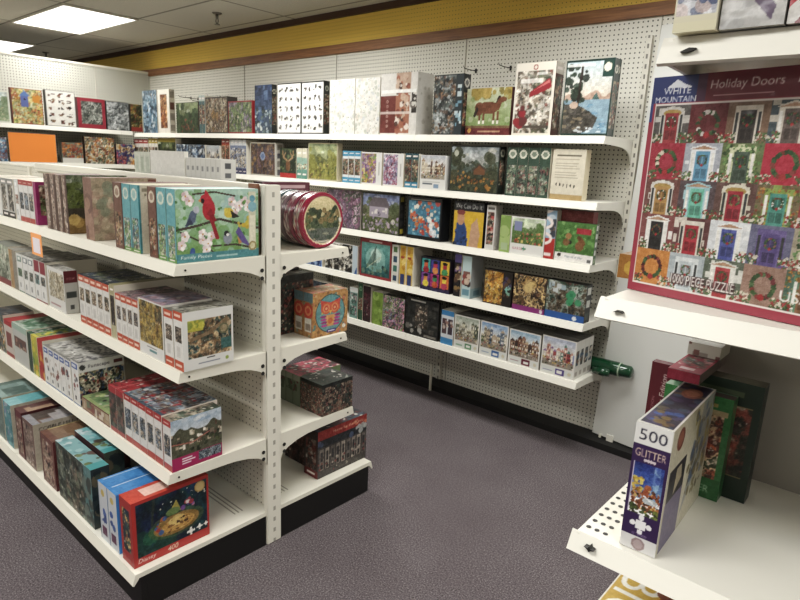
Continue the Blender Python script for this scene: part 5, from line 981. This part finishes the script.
DOORS = [
 [('5f5a58', 'a8323a', 'c9c4bc', 'd9d9d2', 2), ('6a4a44', '7a2a30', '8a3a3a', 'd9cfc9', 4), ('8a6a54', '3f3634', 'd9cfc0', '3f6a34', 0), ('4a5a62', '6a5a54', 'd2c9b9', '4a6a44', 1), ('7a3a3a', '3a5a4a', 'c9b9a0', '3a5a34', 2), ('5a6a7a', '8a3a34', 'd9d2c4', '4a6a44', 1)],
 [('3f5f44', 'b02c40', 'b02c40', 'd9c9b0', 4), ('a5aab5', '5f9fc4', 'e6e8ea', '3a6a8a', 1), ('6a7a4a', '4a5f4f', 'cfd2a5', '4f7a3a', 3), ('8a2a34', 'c02840', 'c02840', '2f5a34', 4), ('5a3a34', '7a3a3a', 'd9c4b0', 'b08a6a', 2), ('4a6a7a', '3a7a86', 'd9d9d2', '3f5a34', 1)],
 [('7a4a44', 'b98a4a', 'd9d4ca', 'e6e2da', 2), ('5a4a50', '6ac0a5', '9cc9d2', '5a4a34', 1), ('6a4a44', 'b0283a', 'd9d2bc', '8a7a4a', 2), ('7a6a4a', '4a9a8a', '8aa54a', 'd9e2d9', 5), ('a5343a', '3a6a44', 'd9cfc4', 'c9a04a', 1), ('8a7a6a', '2f4a7a', 'e0d9cc', '4a6a3a', 2)],
 [('8a4a48', '2f2c2e', 'e6e4de', '4a5a3a', 1), ('6a3a3c', 'b82c3a', 'd9cfc0', '4a6a3a', 0), ('d2d6d9', '4a55a5', 'e2e4e4', '7a8a5a', 1), ('6a6a8a', '5a4a8a', '6a5a96', '8a6a5a', 0), ('a59a84', 'c0304a', 'cfc4a5', '8a7a4a', 3), ('9c6a4a', '3a5a4a', 'd9c9b0', 'a5402c', 2)],
 [('c9803a', 'd0823a', 'd0823a', '5a1f22', 4), ('a5b0b5', 'b9c4c9', 'd2d9d9', '8a6a6a', 0), ('5f6a5a', 'b83a40', 'd9d9cf', '4a5a34', 1), ('8a7a70', '9c7a6a', 'd9d9d2', '7a2c34', 4), ('4a6a5a', '8a5a3a', '5f8a6a', 'b5802c', 5), ('b5702c', '7a5a34', 'c9803a', 'a5502c', 5)]]
def holiday(c):
    c.rect(0, 0, 1, 1, 'ab3146'); T0 = .885
    c.motif(lambda q: [q.motif(lambda s, D=D: doorcell(s, *D), i/6+.001, 1-(j+1)/5+.001, (i+1)/6-.001, 1-j/5-.001) for j, R in enumerate(DOORS) for i, D in enumerate(R)], .028, .05, 1-.028, T0-.015)
    for e in ((.022, .042, .026, T0), (.974, .042, .978, T0), (.022, .038, .978, .046), (.022, T0-.012, .978, T0-.004)): c.rect(*e, 'e9dfd9')
    c.rect(0, T0, 1, 1, '7f1f32'); c.rect(0, .8, .012, 1, '2f4488'); c.rect(.0, T0, .2, 1, '2c3a7a'); c.rect(.2, T0, .24, 1, '5a2c50')
    c.poly([(.06, .945), (.11, .985), (.14, .965), (.19, .945)], 'd9dde6'); c.rect(.06, .935, .19, .95, '2c3a7a'); c.text('WHITE', .055, .92, .028, 'eef0f2', width=.12); c.text('MOUNTAIN', .02, .885, .025, 'eef0f2', width=.18)
    c.text('Holiday Doors', .255, .922, .046, 'f1e3e0', width=.275, slant=.08); c.rect(.27, .903, .50, .909, 'c98f98'); c.text('Fun', .575, .935, .04, 'f1e3e0', slant=.2)
    for dx, dy in ((-.004, -.004), (.004, -.004), (.004, .004), (-.004, .004), (.006, -.007)): c.text('1000 PIECE PUZZLE', .205+dx, .075+dy, .042, '4a2a2c', width=.27)
    c.text('1000 PIECE PUZZLE', .205, .075, .042, 'f4f0ea', width=.27); c.text('USA', .645, .085, .045, 'f4f0ea', width=.11); c.circ(.88, .95, .02, 'e0c9a0')
HC = np.array([1.4876, -.3836]); RZ_ = math.atan2(-.0592, .2575); hw, hd, hh = .36, .058, .336
ex, ey = np.array([math.cos(RZ_), math.sin(RZ_)]), np.array([-math.sin(RZ_), math.cos(RZ_)]); hc = HC+ex*hw/2+ey*hd/2
carton('puzzle_box', (hw, hd, hh), (hc[0], hc[1], RZ[1]+.0012), front=holiday, left=lambda c: (c.rect(0, 0, 1, 1, 'a02c44'), c.rect(0, .7, 1, 1, '2c3f80'), c.grain(.03)), top=plain('6f1c2c'), side='8a2438', rz=RZ_, wrap=True, boost=1.0,
       label='large red-bordered puzzle box with a grid of wreathed front doors on the middle right shelf', group=GR)
carton('puzzle_box', (.15, .13, .044), (1.507, -.225, RZ[1]+.0012), front=lambda c: (c.rect(0, 0, 1, 1, 'b5792a'), c.circ(.16, .45, .3, 'e0b040'), c.grain(.05)), left=lambda c: (c.rect(0, 0, 1, 1, 'b0742a'), c.circ(.5, .4, .3, 'dba53a')), top=plain('a5702a'), side='a5702a', label='small flat orange box peeking out behind the big box of front doors', group=GR)
# top shelf
def winter(c):
    c.rect(0, 0, 1, 1, 'd9d2b0'); c.motif(lambda q: (q.rect(0, 0, 1, 1, 'c4c6cc'), q.dabs(46, .1, ['a5a9b8', 'd9dade', '8a8fa0', 'b5a09c', '6a7490', 'd2c0bc']), q.ell(.45, .45, .16, .3, 'c9a09a'), q.poly([(.62, .1), (.7, .6), (.85, .62), (.92, .1)], '55688f'), q.circ(.77, .68, .07, 'c9b0a0'), q.dabs(14, .05, ['3f4f7a', '6f7fa5'], (.6, .1, .95, .6)), q.grain(.1)), .06, .12, .94, 1); c.rect(0, 0, 1, .07, 'ddd6ae')
carton('puzzle_box', (.054, .20, .17), (1.5703, -.395, RZ[0]+.0012), front=winter, right=plain('cfc9b0'), side='d2cbb0', top=plain('cfc9b0'), label='cream-edged box with a snowy people scene at the left of the top right shelf', group=GR)
def silver(c):
    c.rect(0, 0, 1, 1, 'b9b8b4'); c.dabs(26, .12, ['c9c8c4', 'a9a8a6', 'd2d1cd', '9fa09f'], al=.5, flat=.5); c.text('USA', .1, .35, .09, '5a5670', width=.3); c.poly([(.42, .2), (.5, .3), (.85, .12), (.8, .03)], '6a5a74'); c.rect(.8, .2, .95, .5, 'a5a5a2'); c.grain(.04)
carton('puzzle_box', (.073, .20, .19), (1.636, -.388, RZ[0]+.0012), front=silver, side='b0afab', label='silvery wrapped box beside the cream-edged snow box on the top right shelf', group=GR, wrap=True)
carton('puzzle_box', (.12, .20, .16), (1.735, -.385, RZ[0]+.0012), front=lambda c: (c.rect(0, 0, 1, 1, '9c8f88'), c.ell(.3, -.02, .5, .36, 'c02c3c'), c.ell(.36, -.1, .46, .34, 'd9d6d0'), c.ell(.42, -.16, .42, .3, '8a2a34'), c.dabs(10, .08, ['6a5f58', 'b9aca0', '7a3a3a'], (0, .5, 1, 1)), c.grain(.05)), side='8f8680', label='grey box with red and white curves at the right end of the top right shelf', group=GR, wrap=True)
# low shelf
def glitter(c):
    c.rect(0, 0, 1, 1, '3a2058'); c.rect(0, .84, 1, 1, 'e4e3df'); c.text('500', .5, .915, .085, '2a2740', centre=True, width=.74); c.text('GLITTER', .5, .775, .06, 'd9c0a8', centre=True, width=.82)
    for k in range(4): c.circ(.38+.08*k, .725, .012, 'd2c4c9')
    def m(q):
        q.grad(.3, 1, '7fb0d9', '1a2a7a'); q.ell(.8, .8, .12, .3, 'a9d2ee', .6); q.dabs(12, .09, ['2a3f9a', '3a5ab5'], (0, .5, 1, 1), .6); q.dabs(90, .045, ['b5623a', 'd98a4a', '8a4a2c', 'e0b05a', 'a5502c', '6a3a22', '3a2418'], (0, .08, 1, .5)); q.ell(.5, .42, .1, .16, 'a5502c'); q.ell(.56, .56, .12, .05, 'b5623a'); q.line([(.4, .3), (.3, .1)], .03, '8a4a2c'); q.dabs(22, .04, ['e6cf5a', 'd9b03a', 'a5822a'], (.0, .45, .35, .72)); q.ell(.68, .3, .26, .06, 'b9c4c9'); q.line([(.45, .38), (.95, .24)], .015, 'e0e2e2'); q.dabs(18, .06, ['4a5f2c', '7a8a34', '3a3f22'], (0, 0, 1, .14)); q.grain(.1)
    c.rect(.09, .295, .93, .7, 'cfc4d9'); c.motif(m, .11, .3, .91, .695); c.piece(.5, .215, .042, 'f0eef0'); c.text('GLITTER PUZZLE', .5, .135, .02, 'b9a9c9', centre=True, width=.4); c.rect(0, 0, 1, .115, 'dddcda'); c.circ(.5, .055, .05, '9c8486'); c.circ(.5, .055, .034, 'b5a0a0')
def glitterside(c):
    c.rect(0, 0, 1, 1, 'cfc8b0'); c.ell(.2, .87, .08, .09, '8a4434'); c.ell(.2, .87, .055, .06, 'a5604a'); c.rect(.06, .4, .42, .66, '2f2a36'); c.poly([(.2, .42), (.22, .62), (.32, .62), (.36, .5)], 'b5a88a'); c.rect(.05, .0, .42, .4, '7a6f92'); c.rect(.42, .0, .5, .7, 'd9d2bc'); c.poly([(.45, .1), (.75, .4), (1, .5), (1, 1), (.7, 1), (.62, .6)], '7a86a0', .5); c.dabs(30, .07, ['5f74a0', '8a7a4a', 'b5a04a', '4a5f86', '6a5a44'], (.55, .3, 1, .95), .7); c.dabs(18, .05, ['8a7a4a', '5a4a34'], (.5, .2, .95, .5), .7); c.rect(0, 0, .015, 1, 'e2dfd2'); c.grain(.05)
def glittertop(c):
    c.rect(0, 0, 1, 1, 'dddad0'); c.motif(lambda q: (q.rect(0, 0, 1, 1, '2f2a46'), q.dabs(26, .06, ['2a2640', '55497a', '4a3f6a', '6a5a44', '39506f']), q.ell(.55, .78, .34, .12, '8a4f38'), q.ell(.55, .78, .24, .07, 'a56a50'), q.dabs(16, .03, ['2a3f8a', '3a5aa5', '8a703a', '6a4a3a'], (.2, .05, .9, .3)), q.grain(.06)), .08, .03, .92, .98)
carton('puzzle_box', (.057, .255, .220), (1.5845, -.334, RZ[2]+.0012), front=glitter, right=glitterside, top=glittertop, side='cfc8b0', rz=.02, label='purple and white box numbered 500 at the front of the low right shelf', group=GR, boost=1.2)
def greenbox(c):
    c.rect(0, 0, 1, 1, '2c7f3a'); c.motif(collage('5a2a24', ['a8402c', 'c9603a', '3a2a22', 'e0cfb9', '8a2f28', '2f3a22', 'd9b58a'], 60, .07), .12, .2, .9, .86); c.rect(.2, .9, .8, .93, 'a5924a'); c.rect(.3, .82, .95, .87, 'b5a070'); c.rect(0, 0, 1, .2, '1f6f30'); c.text('50', .52, .2, .08, 'b9d2b9', width=.2); c.text('MASTER', .35, .06, .07, 'a5d0a9', width=.5); c.grain(.05)
carton('puzzle_box', (.122, .03, .206), (1.581, -.186, RZ[2]+.0012), front=greenbox, right=plain('2a7a38'), top=lambda c: (c.rect(0, 0, 1, 1, '6a9a70'), c.rect(.55, 0, 1, .8, '5a2f2a')), side='2a7a38', label='bright green box with a red figures picture behind the purple 500 box', group=GR, wrap=True)
carton('puzzle_box', (.155, .038, .2335), (1.604, -.150, RZ[2]+.0012), front=lambda c: (c.rect(0, 0, 1, 1, '16301f'), c.rect(.1, .2, .92, .8, '8a7a4a'), c.motif(collage('3a1f1a', ['8a3a2c', '5a2a22', 'b5a58a', '2a2a1c'], 40, .08), .115, .21, .905, .79), c.rect(.2, .88, .8, .92, '4a5a3a')), right=plain('14281c'), top=plain('5a5540'), side='14281c', label='dark green gold-framed box at the back of the low right shelf', group=GR)
carton('puzzle_box', (.17, .022, .2205), (1.552, -.116, RZ[2]+.0012), front=lambda c: (c.rect(0, 0, 1, 1, '6a1724'), c.rect(.24, .0, 1, .62, '1f2a1f'), c.ell(.3, .62, .1, .09, '8a8468'), c.text('Pick Pd Premier Edition', .2, .12, .05, 'e6d9d2', rot=True, slant=.15, width=.78/c.asp), c.text('THE COLLECTION', .085, .3, .022, 'b98a90', rot=True, width=.36/c.asp)), left=plain('5a1420'), top=plain('6a1724'), side='5a1420', label='maroon box with white vertical lettering behind the green boxes', group=GR, boost=1.3)
carton('puzzle_box', (.056, .195, .019), (1.562, -.153, RZ[2]+.2355), top=lambda c: (c.rect(0, 0, 1, 1, 'b02440'), c.motif(collage('8a5a5a', ['a5404a', '6a8a86', 'c9a59a', '4a6a5a', 'b53048'], 30, .1), .1, .22, .9, .92), c.rect(.25, .08, .7, .16, 'd9b0b5'), c.rect(0, 0, 1, .02, '7a1a2c')), front=plain('9c2038'), right=plain('7a6a62'), side='8a2034', label='small crimson box lying flat on top of the green boxes', group=GR)
carton('puzzle_box', (.06, .075, .026), (1.562, -.094, RZ[2]+.2555), front=lambda c: (c.rect(0, 0, 1, 1, 'd2cfc4'), c.rects(6, .4, ['a59a90', '8a5a54', 'c4b9a9'])), top=plain('cfccc2'), side='c4c1b6', label='little white box lying on the crimson box', group=GR)
carton('puzzle_box', (.26, .36, .187), (1.630, -.285, RZ[3]+.0012), top=lambda c: (c.rect(0, 0, 1, 1, 'd2a52a'), c.rect(0, 0, .012, 1, 'e6e2d2'), c.text('BIG', .03, .66, .22, 'eceadf', rot=-1), c.dabs(30, .07, ['8a3a22', 'b5602c', '5a2a1c', 'd9b05a', 'c9302c', '3a2018'], (.34, 0, 1, .8)), c.rect(.02, .0, .3, .3, 'e6d23a'), c.grain(.05)), front=plain('c99a2a'), left=plain('d9d2bc'), side='b98a2a', label='yellow box with large white lettering under the low right shelf', group=GR)

# green roll beside the lowest wall shelf
gr = empty('puzzle_roll', 'dark green plastic-wrapped roll sticking out past the lowest wall shelf end', 'roll', (.565, 1.898, .4613))
GM = mat('dark_green_film', '123f27', .18, coat=.6, bump=.6, nscale=22)
R_ = .041; pts = [(-.2, 0, R_), (-.06, 0, R_), (.05, .0, R_), (.10, 0, R_), (.13, 0, R_), (.175, 0, R_+.001), (.185, 0, R_+.001)]
MB().tube(pts, [R_-.004, R_-.002, R_, R_, R_-.005, R_-.007, R_-.018], 24).build('roll_body', GM, gr, True)
MB().tube([(.112, 0, R_), (.119, 0, R_)], [R_-.0005, R_-.0005], 24).build('clear_band', mat('pale_band', 'a5b5a0', .3), gr)
MB().tube([(-.012, -.062, .026), (.04, -.064, .026), (.08, -.062, .026)], [.022, .025, .02], 14).build('inner_roll', GM, gr, True)

# wire peg hooks left on the wall
HK = mat('dark_wire', '3a3936', .35, metal=.7)
def hook(px, py, lab):
    p = hit(px, py, 1, YW-.09); t = empty('peg_hook', lab, 'peg hook', (float(p[0]), YW, float(p[2])), 'empty wire peg hooks')
    MB().tube([(0, -.001, .0), (0, -.08, -.002), (0, -.13, .0), (0, -.14, .012)], .0028, 6).build('wire', HK, t, True)
    MB().box(-.006, .006, -.004, -.0005, -.014, .014).build('clip', HK, t)
for i, (a, b) in enumerate(((183, 97), (190, 98), (196, 101), (212, 96.5), (222, 97.5))): hook(a, b, f'{ORD[i]} thin wire hook from the left, above the low boxes left of the animal drawings')
hook(468, 69, 'thin wire hook above the chestnut horse box, left one'); hook(503, 66, 'thin wire hook above the chestnut horse box, right one')

# ------------------------------------------------------------------ camera and film
cam = bpy.data.cameras.new('camera'); co = bpy.data.objects.new('camera', cam); C.objects.link(co)
cam.sensor_width = 36; cam.sensor_fit = 'HORIZONTAL'; cam.lens = F*36/800; cam.clip_start = .02
M = Matrix.Identity(4)
for i in range(3): M[i][0], M[i][1], M[i][2], M[i][3] = RIGHT[i], UP[i], -FWD[i], CAM[i]
co.matrix_world = M; bpy.context.scene.camera = co
w = bpy.data.worlds.new('world'); bpy.context.scene.world = w; w.use_nodes = True; w.node_tree.nodes['Background'].inputs[0].default_value = (.5, .5, .5, 1); w.node_tree.nodes['Background'].inputs[1].default_value = .2
s = bpy.context.scene; s.view_settings.view_transform = 'Standard'; s.view_settings.exposure = .16; s.cycles.use_denoising = True; s.cycles.max_bounces = 6

s.view_settings.use_curve_mapping = True
cm = s.view_settings.curve_mapping; cc = cm.curves[3]
for p in ((.03, .021), (.10, .084), (.30, .30)): cc.points.new(*p)
cm.update()
